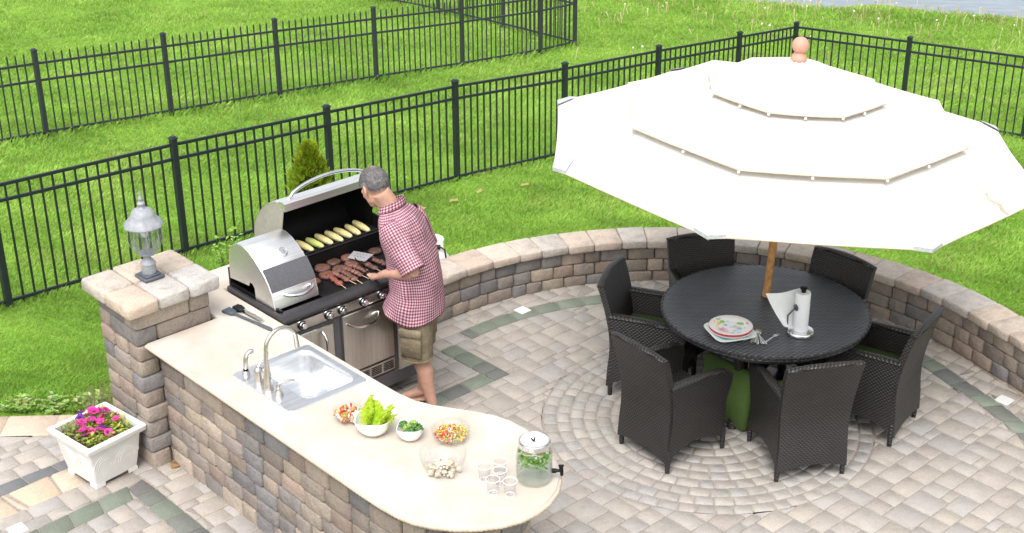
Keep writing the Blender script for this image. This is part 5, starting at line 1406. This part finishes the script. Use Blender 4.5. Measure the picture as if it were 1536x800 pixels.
# ------------------------------------------------------------------ things on the table
ZT = TH + .001
def towel():
    x, y = 1.918, 8.418
    h = thing('paper_towel_holder', 'steel upright paper towel holder with round base on the table', 'towel holder', (x, y, ZT))
    mb = MB(); mb.lathe([(.088, 0), (.093, .004), (.093, .014), (.088, .022), (.05, .025), (.001, .0255)], 32); mb.build('base', MAT['chrome'], h, smooth=35)
    mb = MB(); mb.tube([(0, 0, .02), (0, 0, .305)], .007, 10); mb.lathe([(.010, .295), (.017, .300), (.015, .306), (.018, .322), (.024, .332), (.024, .338), (.020, .341), (.001, .341)], 18); mb.build('spindle', MAT['black'], h, smooth=50)
    mb = MB(); mb.tube([(-.088, -.005, .01), (-.090, -.008, .06), (-.092, -.01, .135), (-.085, -.014, .15), (-.058, -.022, .19), (-.050, -.024, .20)], .0055, 8); mb.build('arm', MAT['greymetal'], h, smooth=60)
    M = TRS((-.046, -.022, .20), (0, R(90), R(25))); mb = MB(); mb.lathe([(.001, -.003), (.022, -.003), (.024, 0), (.022, .003), (.001, .003)], 18, M=M); mb.build('pad', MAT['greymetal'], h)
    r = thing('paper_towel_roll', 'white paper towel roll with a sheet hanging loose', 'paper towels', (x, y, ZT + .0265))
    mb = MB(); mb.lathe([(.012, 0), (.0475, .0), (.049, .002), (.049, .274), (.047, .277), (.012, .277)], 30); mb.build('roll', MAT['paper'], r, smooth=50)
    mb = MB(); n, m = 16, 10; vs = []
    for j in range(m + 1):
        t = j / m
        for i in range(n + 1):
            s = i / n; L = (.235 - .10 * (1 - t) - .03 * (1 - t) * (1 - t)) * s
            px = -.012 - L; py = .0495 - .05 * s - .030 * math.sin(s * 3.0) * (1 - t) + .014 * math.sin(s * 5 + t * 2); pz = .004 + .272 * t + (.03 * (1 - t) - .012 * t) * s
            vs.append((px, py, pz))
    fs = [[j * (n + 1) + i, j * (n + 1) + i + 1, (j + 1) * (n + 1) + i + 1, (j + 1) * (n + 1) + i] for j in range(m) for i in range(n)]
    mb.add(vs, fs); mb.build('loose_sheet', MAT['paper'], r, smooth=80)
towel()
def plates():
    x, y = 1.457, 8.44
    tq = (.40, .68, .66)
    def plate(z, r, cols, label, dx=0, dy=0, sq=0, rz=0):
        mb = MB(); rings = []; cc = []
        pr = [(.001, .003), (.55, .003), (.62, .005), (.70, .012), (.97, .020), (1.0, .0195), (.98, .016), (.70, .007), (.60, 0), (.001, 0)]
        for q, zz in pr:
            ring = []
            for k in range(48):
                t = 2 * PI * k / 48; s = 1
                if sq: s = 1 / (abs(math.cos(t)) ** sq + abs(math.sin(t)) ** sq) ** (1 / sq)
                ring.append((r * q * s * math.cos(t), r * q * s * math.sin(t), zz)); cc.append(cols[0] if q < .65 else (cols[2] if .95 < q else cols[1]))
            rings.append(ring)
        mb.loft(rings, col=cc); o = mb.build('plate', MAT['attr'], loc=(x + dx, y + dy, z), rz=rz, smooth=50)
        return tag(o, label, 'plate', 'stacked plates on the table')
    wh = (.80, .80, .78)
    plate(ZT, .150, (tq, (.55, .74, .72), (.72, .80, .78)), 'squarish turquoise-edged plate at the bottom of the stack', -.004, -.014, 5, .3)
    plate(ZT + .0125, .147, (wh, wh, wh), 'plain white plate above the turquoise one', .0, -.006)
    plate(ZT + .022, .147, (wh, (.72, .05, .06), (.66, .03, .05)), 'red-rimmed plate just under the floral plate')
    o = plate(ZT + .0315, .146, (wh, wh, (.78, .70, .70)), 'floral white plate on top of the stack')
    # painted flowers on the top plate
    mb = MB(); P3 = [(.72, .30, .42), (.78, .52, .58), (.25, .55, .60), (.30, .55, .12), (.80, .55, .05), (.45, .70, .72), (.62, .10, .22)]
    def blot(px, py, r, c, n=5):
        q = math.hypot(px, py)
        if q + r > .139: return
        zz = .0035 if q < .078 else (.0035 + (q - .078) / .06 * .0165 + .0006)
        ring = []
        for k in range(20):
            t = 2 * PI * k / 20; rr = r * (.75 + .25 * math.cos(n * t)); X, Y = px + rr * math.cos(t), py + rr * math.sin(t); q2 = math.hypot(X, Y)
            z2 = .0036 if q2 < .080 else (.0036 + max(0, (q2 - .080)) * .0135 / .05 + (.0010))
            ring.append((X, Y, z2 + .0006))
        mb.add(ring + [(px, py, zz + .0008)], [[k, (k + 1) % 20, 20] for k in range(20)], c)
    for px, py, r, c in ((-.085, .055, .030, P3[4]), (-.065, .085, .026, P3[3]), (-.045, .075, .020, P3[3]), (-.03, .03, .018, P3[2]), (-.06, -.03, .032, P3[0]), (-.035, -.055, .024, P3[1]), (.02, -.05, .022, P3[5]), (.03, .005, .026, P3[1]), (.055, -.02, .024, P3[2]), (.085, .045, .022, P3[3]), (.06, .05, .018, P3[3]), (.10, -.02, .020, P3[1]), (.0, -.09, .020, P3[0]), (.05, -.075, .018, P3[5]), (.11, .03, .014, P3[6]), (-.01, .08, .012, P3[5]), (-.1, .0, .014, P3[1]), (.0, .0, .012, P3[5])): blot(px, py, r, c)
    mb.build('painted_flowers', MAT['attr'], o, smooth=0)
plates()
def cutlery():
    def piece(kind, x, y, ang, z, label):
        root = thing('spoon' if kind == 's' else 'fork', label, 'spoon' if kind == 's' else 'fork', (x, y, z), R(ang), 'cutlery beside the plates')
        mb = MB(); mb.loft([[(t, w, h), (t, w * .4, h + .003), (t, -w * .4, h + .003), (t, -w, h), (t, 0, h - .001)] for t, w, h in ((0, .006, .004), (.02, .0095, .004), (.05, .007, .005), (.09, .0045, .008), (.12, .004, .009))]); mb.build('handle', MAT['chrome'], root, smooth=60)
        mb = MB()
        if kind == 's':
            rings = []
            for k in range(9):
                t = k / 8; w = .019 * math.sin(PI * (.06 + .90 * t)) ** .6; rings.append([(.12 + .058 * t, w * q, .009 - .008 * math.sin(PI * t) * (1 - q * q) - (.004 * t)) for q in (-1, -.6, 0, .6, 1)])
            mb.loft(rings, cap=False, closed=False); mb.build('bowl', MAT['chrome'], root, smooth=80)
        else:
            mb.prism([(.12, -.004), (.135, -.012), (.15, -.0125), (.15, .0125), (.135, .012), (.12, .004)], .007, .0095, 0)
            for q in (-.0105, -.0035, .0035, .0105): mb.loft([[(t, q - .0022, h), (t, q + .0022, h), (t, q + .0022, h + .002), (t, q - .0022, h + .002)] for t, h in ((.15, .0075), (.175, .006), (.19, .009))])
            mb.build('tines', MAT['chrome'], root)
    piece('f', 1.520, 8.300, 42, ZT, 'fork closest to the stacked plates'); piece('f', 1.565, 8.272, 62, ZT + .004, 'second fork from the plates')
    piece('f', 1.588, 8.262, 74, ZT + .009, 'fork lying on top of the pile by the plates'); piece('s', 1.607, 8.250, 80, ZT + .003, 'spoon with handle pointing straight to the front')
    piece('s', 1.640, 8.247, 92, ZT + .006, 'upper spoon, its bowl nearest the towel roll'); piece('s', 1.668, 8.250, 104, ZT, 'spoon crossing under the others, handle to the right'); piece('f', 1.645, 8.262, 46, ZT, 'fork pointing out alone to the towel holder')
cutlery()

# ------------------------------------------------------------------ man
MG = Vector((-.62, 8.70, 0)); MZ = R(160)
SKIN = (.50, .285, .205)
def ell(c, f, l, n=28, ex=2.3, tf=0.0, tl=0.0, cut=None):
    out = []
    for k in range(n):
        t = 2 * PI * k / n; cx, sx = math.cos(t), math.sin(t)
        x = f * math.copysign(abs(cx) ** (2 / ex), cx); y = l * math.copysign(abs(sx) ** (2 / ex), sx)
        out.append((c[0] + x, c[1] + y, c[2] + tf * x + tl * y))
    return out
def man():
    root = thing('person', 'barefoot man in red checked shirt and khaki cargo shorts turning burgers with a spatula', 'person', MG, MZ)
    mb = MB()
    H = Vector((.305, .002, 1.655)); fd = Vector((.71, -.46, -.52)).normalized(); lf = Vector((0, 0, 1)).cross(fd).normalized(); up = fd.cross(lf)
    HM = Matrix.Translation(H) @ Matrix.Scale(1.10, 4) @ Matrix.Translation(-H) @ Matrix((( fd.x, lf.x, up.x, H.x), (fd.y, lf.y, up.y, H.y), (fd.z, lf.z, up.z, H.z), (0, 0, 0, 1)))
    def hb(c, r, n=20, m=14, rot=None):
        M = HM @ Matrix.Translation(Vector(c))
        if rot is not None: M = M @ rot
        mb.ball((0, 0, 0), r, n, m, M=M)
    hb((-.008, 0, .022), (.100, .0765, .092)); hb((.026, 0, -.030), (.076, .066, .085)); hb((.055, 0, -.088), (.042, .042, .032)); hb((.084, 0, -.006), (.022, .055, .030))
    hb((.098, 0, -.028), (.024, .014, .026)); hb((.108, 0, -.042), (.014, .019, .012)); hb((.085, 0, -.072), (.018, .028, .012)); hb((.03, 0, -.075), (.06, .058, .03))
    for s in (-1, 1):
        hb((-.008, s * .079, -.012), (.021, .0085, .034), 14, 10, Matrix.Rotation(s * -.35, 4, 'Z') @ Matrix.Rotation(-.2, 4, 'Y')); hb((.0, s * .077, -.042), (.010, .007, .012))
        hb((.068, s * .034, -.035), (.022, .025, .022))
    nb = Vector((.178, 0, 1.48)); q = HM @ Vector((-.045, 0, -.045)); q2 = HM @ Vector((-.015, 0, -.06))
    mb.tube([nb, nb.lerp(q, .5) + Vector((-.004, 0, .008)), q], [.072, .061, .062], 18); mb.tube([nb + Vector((.03, 0, .0)), q2], [.05, .05], 16)
    mb.loft([ell((.0, 0, .86), .12, .165), ell((.01, 0, 1.0), .115, .16), ell((.06, 0, 1.2), .12, .165), ell((.12, 0, 1.36), .10, .155), ell((.155, 0, 1.43), .07, .11), ell((.175, 0, 1.50), .05, .06)])
    def limb(pts, rs): mb.tube([Vector(p) for p in pts], rs, 16)
    # arms
    SL, EL, WL = (.115, .160, 1.395), (-.055, .225, 1.185), (.20, .135, 1.085)
    limb([SL, (.034, .204, 1.31), EL], [.048, .045, .042]); limb([(-.062, .226, 1.19), (-.02, .212, 1.165), (.07, .182, 1.13), WL, (.25, .108, 1.05)], [.042, .047, .043, .029, .027])
    SRr, ER, WR = (.115, -.160, 1.395), (.06, -.245, 1.18), (.17, -.235, .99)
    limb([SRr, (.09, -.215, 1.31), ER], [.048, .045, .042]); limb([ER, (.09, -.245, 1.12), WR, (.19, -.232, .955)], [.042, .046, .028, .026])
    # hands closed round their grips
    def hand(wrist, axis, grip, side):
        wrist, axis, grip = Vector(wrist), Vector(axis).normalized(), Vector(grip)
        d = (grip - wrist).normalized(); n = d.cross(axis).normalized()       # n: back-of-hand direction
        pc = wrist.lerp(grip, .72)
        mb.tube([wrist, wrist.lerp(grip, .5), grip - d * .008 + n * .006], [.028, .036, .034], 14, flat=.62)
        for k in range(4):
            o = axis * ((k - 1.5) * .0195); ln = (.94, 1.0, .97, .82)[k]; k0 = grip + o + n * .022 - d * .012
            pts = [k0, k0 + d * .030 * ln + n * .002, k0 + d * .044 * ln - n * .022, k0 + d * .022 * ln - n * .042, k0 - d * .002 - n * .036]
            mb.tube(pts, [.0105, .0098, .0092, .0085, .007], 8); mb.ball(tuple(k0 + n * .002), .0108, 8, 6)
        t0 = wrist.lerp(grip, .45) + axis * .030; pts = [t0, t0 + axis * .016 + d * .028 - n * .006, t0 + axis * .012 + d * .052 - n * .020, t0 + axis * .002 + d * .062 - n * .034]
        mb.tube(pts, [.0155, .0125, .0108, .008], 9)
    GL = Vector((.325, .062, 1.005)); SPA = Vector((.25, -.25, -.02)).normalized()
    hand((.245, .110, 1.052), SPA, GL, 1)
    hand((.185, -.232, .962), (.6, -.1, .35), (.215, -.225, .885), -1)
    # legs and feet
    def leg(hip, knee, ank, toe):
        hip, knee, ank, toe = map(Vector, (hip, knee, ank, toe)); d = Vector((toe.x - ank.x, toe.y - ank.y, 0)).normalized(); sd = Vector((-d.y, d.x, 0))
        mb.tube([hip, hip.lerp(knee, .5) + d * .012, knee + Vector((0, 0, .06)), knee], [.088, .078, .060, .056], 18)
        c = knee.lerp(ank, .32) - d * .022
        mb.tube([knee, knee.lerp(ank, .12) - d * .008, c, knee.lerp(ank, .62) - d * .010, ank + Vector((0, 0, .04)), ank], [.055, .053, .058, .044, .034, .034], 18)
        mb.ball(tuple(ank - d * .026 + Vector((0, 0, -.030 - ank.z + .068))), (.034, .034, .036), 12, 8)
        mb.tube([ank - d * .02, ank + d * .04 + Vector((0, 0, -.015)), ank + d * .10 + Vector((0, 0, -.040)), toe + Vector((0, 0, .018))], [.036, .037, .035, .022], 14, flat=.9)
        mb.tube([ank - d * .03 + Vector((0, 0, -ank.z + .022)), ank + d * .06 + Vector((0, 0, -ank.z + .018)), toe + Vector((0, 0, .014))], [.031, .036, .038], 14, flat=.42)
        for k in range(5):
            o = sd * ((k - 2) * .0165); ln = (.030, .026, .023, .020, .016)[k]; mb.tube([toe - d * .01 + o + Vector((0, 0, .016)), toe + d * ln + o + Vector((0, 0, .011))], [.0095, .0075], 7)
    leg((.01, .095, .92), (.0, .105, .50), (-.10, .100, .085), (.06, .145, .0)); leg((.02, -.095, .92), (.075, -.10, .50), (.055, -.095, .085), (.215, -.045, .0))
    body = mb.build('body', simple('skin', SKIN, .5, 0, 26, .17, 130, .15, .002, stain=(6, .45, .8, (.56, .27, .20), .35)), root, smooth=180)
    rm = body.modifiers.new('join', 'REMESH'); rm.mode = 'VOXEL'; rm.voxel_size = .0058; rm.use_smooth_shade = True
    sm = body.modifiers.new('soften', 'SMOOTH'); sm.factor = .5; sm.iterations = 4
    # eyes
    for s in (-1, 1):
        mb = MB(); mb.ball((0, 0, 0), .0115, 12, 8, (.8, .78, .75), M=HM @ Matrix.Translation(Vector((.083, s * .032, -.012))))
        mb.ball((0, 0, 0), .005, 8, 6, (.08, .05, .03), M=HM @ Matrix.Translation(Vector((.0925, s * .032, -.012)))); mb.build('eye', MAT['attr'], root)
    # hair: short grey, thin at the crown
    mb = MB(); cols = []; rings = []; N, Mm = 72, 44
    for j in range(Mm + 1):
        a = PI / 2 - (PI * .80) * j / Mm; ring = []
        for i in range(N):
            t = 2 * PI * i / N; d = Vector((math.cos(a) * math.cos(t), math.cos(a) * math.sin(t), math.sin(a)))
            # hairline: lower at the nape, higher at forehead and around the ears
            front = max(0, d.x); lim = -.62 + 1.15 * front ** 1.2 + (.34 if abs(d.y) > .75 and -.30 < d.x < .5 else 0)
            inside = max(0, min(1, (d.z - lim) / .12 + .2))
            thick = -.005 + .013 * inside + .0022 * noise.noise(d * 26) * inside
            p = Vector((-.008 + d.x * (.100 + thick), d.y * (.0765 + thick), .022 + d.z * (.092 + thick)))
            if d.z < -.1: p.x -= .004
            ring.append(tuple(HM @ p))
            crown = math.exp(-((d.x + .20) ** 2 + d.y ** 2) / .10) * (1 if d.z > 0 else 0); crown = max(crown, .75 * math.exp(-((d.x - .55) ** 2 + d.y ** 2) / .16) * (1 if d.z > .3 else 0))
            g = .075 + .09 * max(0, noise.noise(Vector((d.x * 9, d.y * 9, d.z * 3))) + .3) + (.11 if d.z < .1 and d.x > -.3 else 0) + .03 * noise.noise(d * 40)
            hc = (g * 1.0, g * .93, g * .95); k = min(.62, crown * .8)
            cols.append(tuple(hc[c] * (1 - k) + (.40, .25, .19)[c] * k for c in range(3)))
        rings.append(ring)
    mb.loft(rings, cap=False, col=cols)
    for i in range(5200):
        d = Vector((rnd.gauss(0, 1), rnd.gauss(0, 1), rnd.gauss(0, 1))).normalized(); front = max(0, d.x)
        lim = -.66 + 1.15 * front ** 1.2 + (.34 if abs(d.y) > .75 and -.30 < d.x < .5 else 0)
        if d.z < lim: continue
        crown = max(math.exp(-((d.x + .20) ** 2 + d.y ** 2) / .10) * (d.z > 0), .8 * math.exp(-((d.x - .55) ** 2 + d.y ** 2) / .16) * (d.z > .3))
        if rnd.random() < crown * .8: continue
        p = Vector((-.008 + d.x * .106, d.y * .0825, .022 + d.z * .098)); gr = Vector((-.35 - .3 * d.z, rnd.uniform(-.25, .25), -.75 * (1 - max(0, d.z) ** 2) + rnd.uniform(-.2, .2)))
        gr = (gr - d * gr.dot(d)).normalized(); e = p + gr * rnd.uniform(.010, .020) + d * rnd.uniform(.001, .005); sd = d.cross(gr) * .0011
        k = rnd.choice([.05, .07, .10, .14, .22, .32]) * (1.25 if d.z < .1 else .85)
        mb.add([HM @ (p - sd), HM @ (p + sd), HM @ e], [[0, 1, 2]], (k, k * .93, k * .93))
    mb.build('hair', simple('short_hair', (1, 1, 1), .75, 0, 90, .3, 160, .5, .003, attr=True), root, smooth=80)
    # shirt
    t = NT('gingham_cotton'); sp = t.n('ShaderNodeSeparateXYZ'); t.l(t.uvc(), sp.inputs[0]); per = .0195
    fu = t.math('LESS_THAN', t.math('FRACT', t.math('DIVIDE', sp.outputs[0], per)), .5); fv = t.math('LESS_THAN', t.math('FRACT', t.math('DIVIDE', sp.outputs[1], per)), .5)
    k = t.math('ADD', fu, fv)
    c = t.ramp(t.math('DIVIDE', k, 2.0), [(0, (.62, .48, .52)), (.25, (.62, .48, .52)), (.26, (.38, .165, .21)), (.75, (.36, .15, .19)), (.76, (.145, .038, .06)), (1, (.145, .038, .06))])
    folds = t.noise(9, 3, .5); c = t.mix(1, c, t.ramp(folds, [(.3, (.74,) * 3), (.7, (1.08,) * 3)]), 'MULTIPLY')
    GM = t.done(t.pbsdf(c, .9, 0, t.bump(t.math('ADD', folds, t.math('MULTIPLY', t.noise(400, 1), .05)), .55, .02), **{'Specular IOR Level': .15}))
    def cloth(rings, amp=.010, seed=0.0, vert=1.0):
        out = []
        for j, r in enumerate(rings):
            rr = []; c = sum((Vector(p) for p in r), Vector()) / len(r)
            for i, p in enumerate(r):
                p = Vector(p); d = (p - c).normalized(); w = noise.noise(Vector((p.x * 7 + seed, p.y * 7, p.z * 3.2 * vert))) + .6 * noise.noise(Vector((p.x * 15, p.y * 15 + seed, p.z * 9)))
                rr.append(tuple(p + d * amp * w))
            out.append(rr)
        return out
    def resample(rings, k):
        out = []
        for i in range(len(rings) - 1):
            for s in range(k):
                q = s / k; out.append([tuple(Vector(a).lerp(Vector(b), q)) for a, b in zip(rings[i], rings[i + 1])])
        out.append(rings[-1]); return out
    n = 64
    prof = [((.055, .006, .775), .196, .212, .10, -.03), ((.044, .004, .845), .185, .204, .08, -.02), ((.030, 0, .93), .172, .196, .06, 0), ((.035, 0, 1.04), .166, .194, .0, 0), ((.052, 0, 1.15), .160, .196, -.05, 0), ((.084, 0, 1.27), .152, .205, -.12, 0), ((.116, 0, 1.37), .140, .212, -.2, 0), ((.142, 0, 1.435), .124, .200, -.25, 0), ((.165, 0, 1.478), .100, .150, -.3, 0), ((.182, 0, 1.510), .078, .094, -.35, 0), ((.188, 0, 1.530), .072, .080, -.4, 0)]
    rings = resample([ell(c, f, l, n, 2.35, tf) for c, f, l, tf, tl in prof], 5)
    rings = [[(p[0], p[1], p[2] + (.020 * math.cos(2 * 2 * PI * i / n) * max(0, 1 - j / 8) )) for i, p in enumerate(r)] for j, r in enumerate(rings)]
    mb = MB(); mb.loft(cloth(rings, .017), cap=False, uv=True, uscale=1.26); shirt = mb.build('shirt', GM, root, smooth=80)
    so = shirt.modifiers.new('cloth', 'SOLIDIFY'); so.thickness = .003; so.offset = -1
    for sgn, S_, E_ in ((1, (.135, .150, 1.435), (-.045, .222, 1.20)), (-1, (.118, -.150, 1.435), (.062, -.242, 1.19))):
        S_, E_ = Vector(S_), Vector(E_); mb = MB(); ax = (E_ - S_).normalized(); rr = []
        s1 = ax.cross(Vector((0, sgn, .2))).normalized(); s2 = ax.cross(s1)
        for q, ra, rb in ((-.12, .06, .055), (.0, .082, .074), (.15, .093, .081), (.4, .092, .078), (.7, .088, .074), (.95, .085, .071), (1.04, .086, .071)):
            c = S_.lerp(E_, q) + Vector((0, 0, -.008)); rr.append([tuple(c + s1 * (ra * math.cos(2 * PI * i / 40)) + s2 * (rb * math.sin(2 * PI * i / 40))) for i in range(40)])
        rr = resample(rr, 4); mb.loft(cloth(rr, .008, sgn * 3.0), cap=False, uv=True, uscale=.495); sl = mb.build('sleeve', GM, shirt, smooth=80)
        so = sl.modifiers.new('cloth', 'SOLIDIFY'); so.thickness = .003; so.offset = -1
    mb = MB(); rr = []
    for rf, rl, dz, tf in ((.071, .079, -.014, -.42), (.074, .082, .012, -.44), (.072, .080, .034, -.46), (.078, .087, .036, -.46), (.086, .096, .012, -.44), (.092, .104, -.014, -.42)): rr.append(ell((.188, 0, 1.530 + dz), rf * 1.03, rl, 40, 2.1, tf))
    mb.loft(rr, cap=False, uv=True, uscale=.495); mb.build('collar', GM, shirt, smooth=60)
    # shorts
    KH = simple('khaki_canvas', (.175, .14, .088), .95, 0, 26, .25, 34, .7, .014, stain=(5, .45, .75, (.27, .22, .145), .7))
    mb = MB(); n = 44
    mb.loft(cloth(resample([ell((.02, 0, .99), .12, .150, n), ell((.016, 0, .90), .13, .158, n), ell((.012, 0, .80), .135, .172, n), ell((.012, 0, .745), .12, .16, n)], 4), .006, 5), uv=False)
    for hip, knee in (((.008, .092, .84), (-.002, .106, .475)), ((.02, -.092, .84), (.072, -.102, .475))):
        h, k2 = Vector(hip), Vector(knee); rr = []
        for q, ra, rb in ((0, .112, .088), (.25, .111, .096), (.5, .108, .098), (.75, .106, .098), (1.0, .106, .099)):
            c = h.lerp(k2, q); rr.append(ell(tuple(c), ra, rb, n, 2.3))
        rr = resample(rr, 5); inner = [ell(tuple(h.lerp(k2, q)), .098, .090, n, 2.3) for q in (1.0, .8)]
        mb.loft(cloth(rr, .009, knee[1] * 20) + inner, cap=False)
    sh = mb.build('shorts', KH, root, smooth=80)
    for sgn, c, rz in ((1, (.0, .199, .655), 0), (-1, (.05, -.195, .655), 0)):
        mb = MB(); M = TRS(c, (sgn * -.02, 0, 0)); mb.box((0, 0, -.045), (.15, .030, .19), M=M, ch=.008); mb.box((0, sgn * .006, .045), (.165, .034, .062), M=M, ch=.008)
        pk = mb.build('cargo_pocket', KH, sh, smooth=60)
    for sgn, c in ((1, (-.002, .106, .475)), (-1, (.072, -.102, .475))):
        mb = MB(); e = ell(c, .1085, .1015, 44, 2.3); mb.tube([(p[0], p[1], p[2] + .006) for p in e] + [(e[0][0], e[0][1], e[0][2] + .006)], .005, 6, False); mb.build('hem', KH, sh)
    return root, GL, SPA
mroot, GL, SPA = man()
def spatula():
    ca, sa = math.cos(MZ), math.sin(MZ)
    w = lambda p: Vector((MG.x + p[0] * ca - p[1] * sa, MG.y + p[0] * sa + p[1] * ca, p[2]))
    g = w(GL); root = thing('spatula', 'steel slotted spatula held in the hand of the man over the burgers', 'spatula', g)
    tipw = Vector((-1.10, 9.075, 1.0)); d = (tipw - g); n = d.normalized()
    mb = MB(); mb.tube([-n * .10, n * .07], .0115, 10, flat=.7); mb.build('handle', MAT['black'], root)
    mb = MB(); mb.tube([n * .06, n * .2, d * .97, d], [.0042, .0042, .0042, .005], 8); mb.build('shaft', MAT['chrome'], root)
    c1, c2, c3, c4 = (Vector(p) - g for p in ((-1.150, 9.105, .994), (-1.125, 9.212, 1.004), (-.974, 9.142, 1.012), (-1.020, 9.022, 1.000)))
    c1 = Vector((tipw.x - .055, tipw.y + .02, .996)) - g; c4 = Vector((tipw.x + .075, tipw.y - .055, 1.002)) - g; c2 = c1 + Vector((.035, .10, .006)); c3 = c4 + Vector((.05, .10, .006))
    mb = MB(); N = 6; up = Vector((0, 0, .0018)); holes = {(1, 2), (2, 2), (3, 2), (4, 2), (2, 4), (3, 4), (1, 4), (4, 4)}
    pt = lambda i, j: c1.lerp(c4, i / N).lerp(c2.lerp(c3, i / N), j / N)
    for i in range(N):
        for j in range(N):
            if (i, j) in holes:
                q = [pt(i, j), pt(i + 1, j), pt(i + 1, j + 1), pt(i, j + 1)]; c = sum(q, Vector()) / 4; h = [c + (p - c) * .55 for p in q]
                for s in (up, -up): mb.add([tuple(p + s) for p in q + h], [[k, (k + 1) % 4, 4 + (k + 1) % 4, 4 + k] for k in range(4)])
            else:
                q = [pt(i, j), pt(i + 1, j), pt(i + 1, j + 1), pt(i, j + 1)]; mb.add([tuple(p + s) for s in (-up, up) for p in q], [[3, 2, 1, 0], [4, 5, 6, 7]] + [[k, (k + 1) % 4, 4 + (k + 1) % 4, 4 + k] for k in range(4)])
    mb.build('blade', simple('brushed_blade', (.62, .62, .63), .45, .55, 60, .1), root, smooth=30)
spatula()

# ------------------------------------------------------------------ camera and light
cam = bpy.data.cameras.new('camera'); co = bpy.data.objects.new('camera', cam); COL.objects.link(co)
cam.sensor_width = 36; cam.lens = 2140 / 1536 * 36; cam.clip_end = 2000
co.matrix_world = Matrix.Translation((0, 0, 5.2)) @ Matrix.Rotation(R(90 - 25.2), 4, 'X') @ Matrix.Rotation(-.0064, 4, 'Z')
SC.camera = co
SUN_EL, SUN_AZ = R(60), R(255)     # direction the light comes from, measured from +X
wd = bpy.data.worlds.new('World'); SC.world = wd; wd.use_nodes = True
nt = wd.node_tree; bg = nt.nodes['Background']; sky = nt.nodes.new('ShaderNodeTexSky'); sky.sky_type = 'NISHITA'; sky.sun_disc = False
sky.sun_elevation = SUN_EL; sky.sun_rotation = PI / 2 - SUN_AZ; sky.air_density = 1.0; sky.dust_density = 4.0; sky.ozone_density = 1.0
hs = nt.nodes.new('ShaderNodeHueSaturation'); hs.inputs['Saturation'].default_value = .25; hs.inputs['Value'].default_value = 2.1
nt.links.new(sky.outputs[0], hs.inputs['Color']); nt.links.new(hs.outputs[0], bg.inputs['Color']); bg.inputs['Strength'].default_value = .15
sl = bpy.data.lights.new('sun', 'SUN'); sl.energy = 1.6; sl.angle = R(40); sl.color = (1.0, .965, .91)
so = bpy.data.objects.new('sun', sl); COL.objects.link(so); so.location = (0, 0, 12)
dv_ = Vector((math.cos(SUN_EL) * math.cos(SUN_AZ), math.cos(SUN_EL) * math.sin(SUN_AZ), math.sin(SUN_EL)))
so.rotation_euler = dv_.to_track_quat('Z', 'Y').to_euler()
SC.view_settings.view_transform = 'Standard'; SC.view_settings.look = 'None'; SC.view_settings.exposure = 0; SC.view_settings.gamma = 1
SC.cycles.max_bounces = 8; SC.cycles.transparent_max_bounces = 24; SC.cycles.use_denoising = True
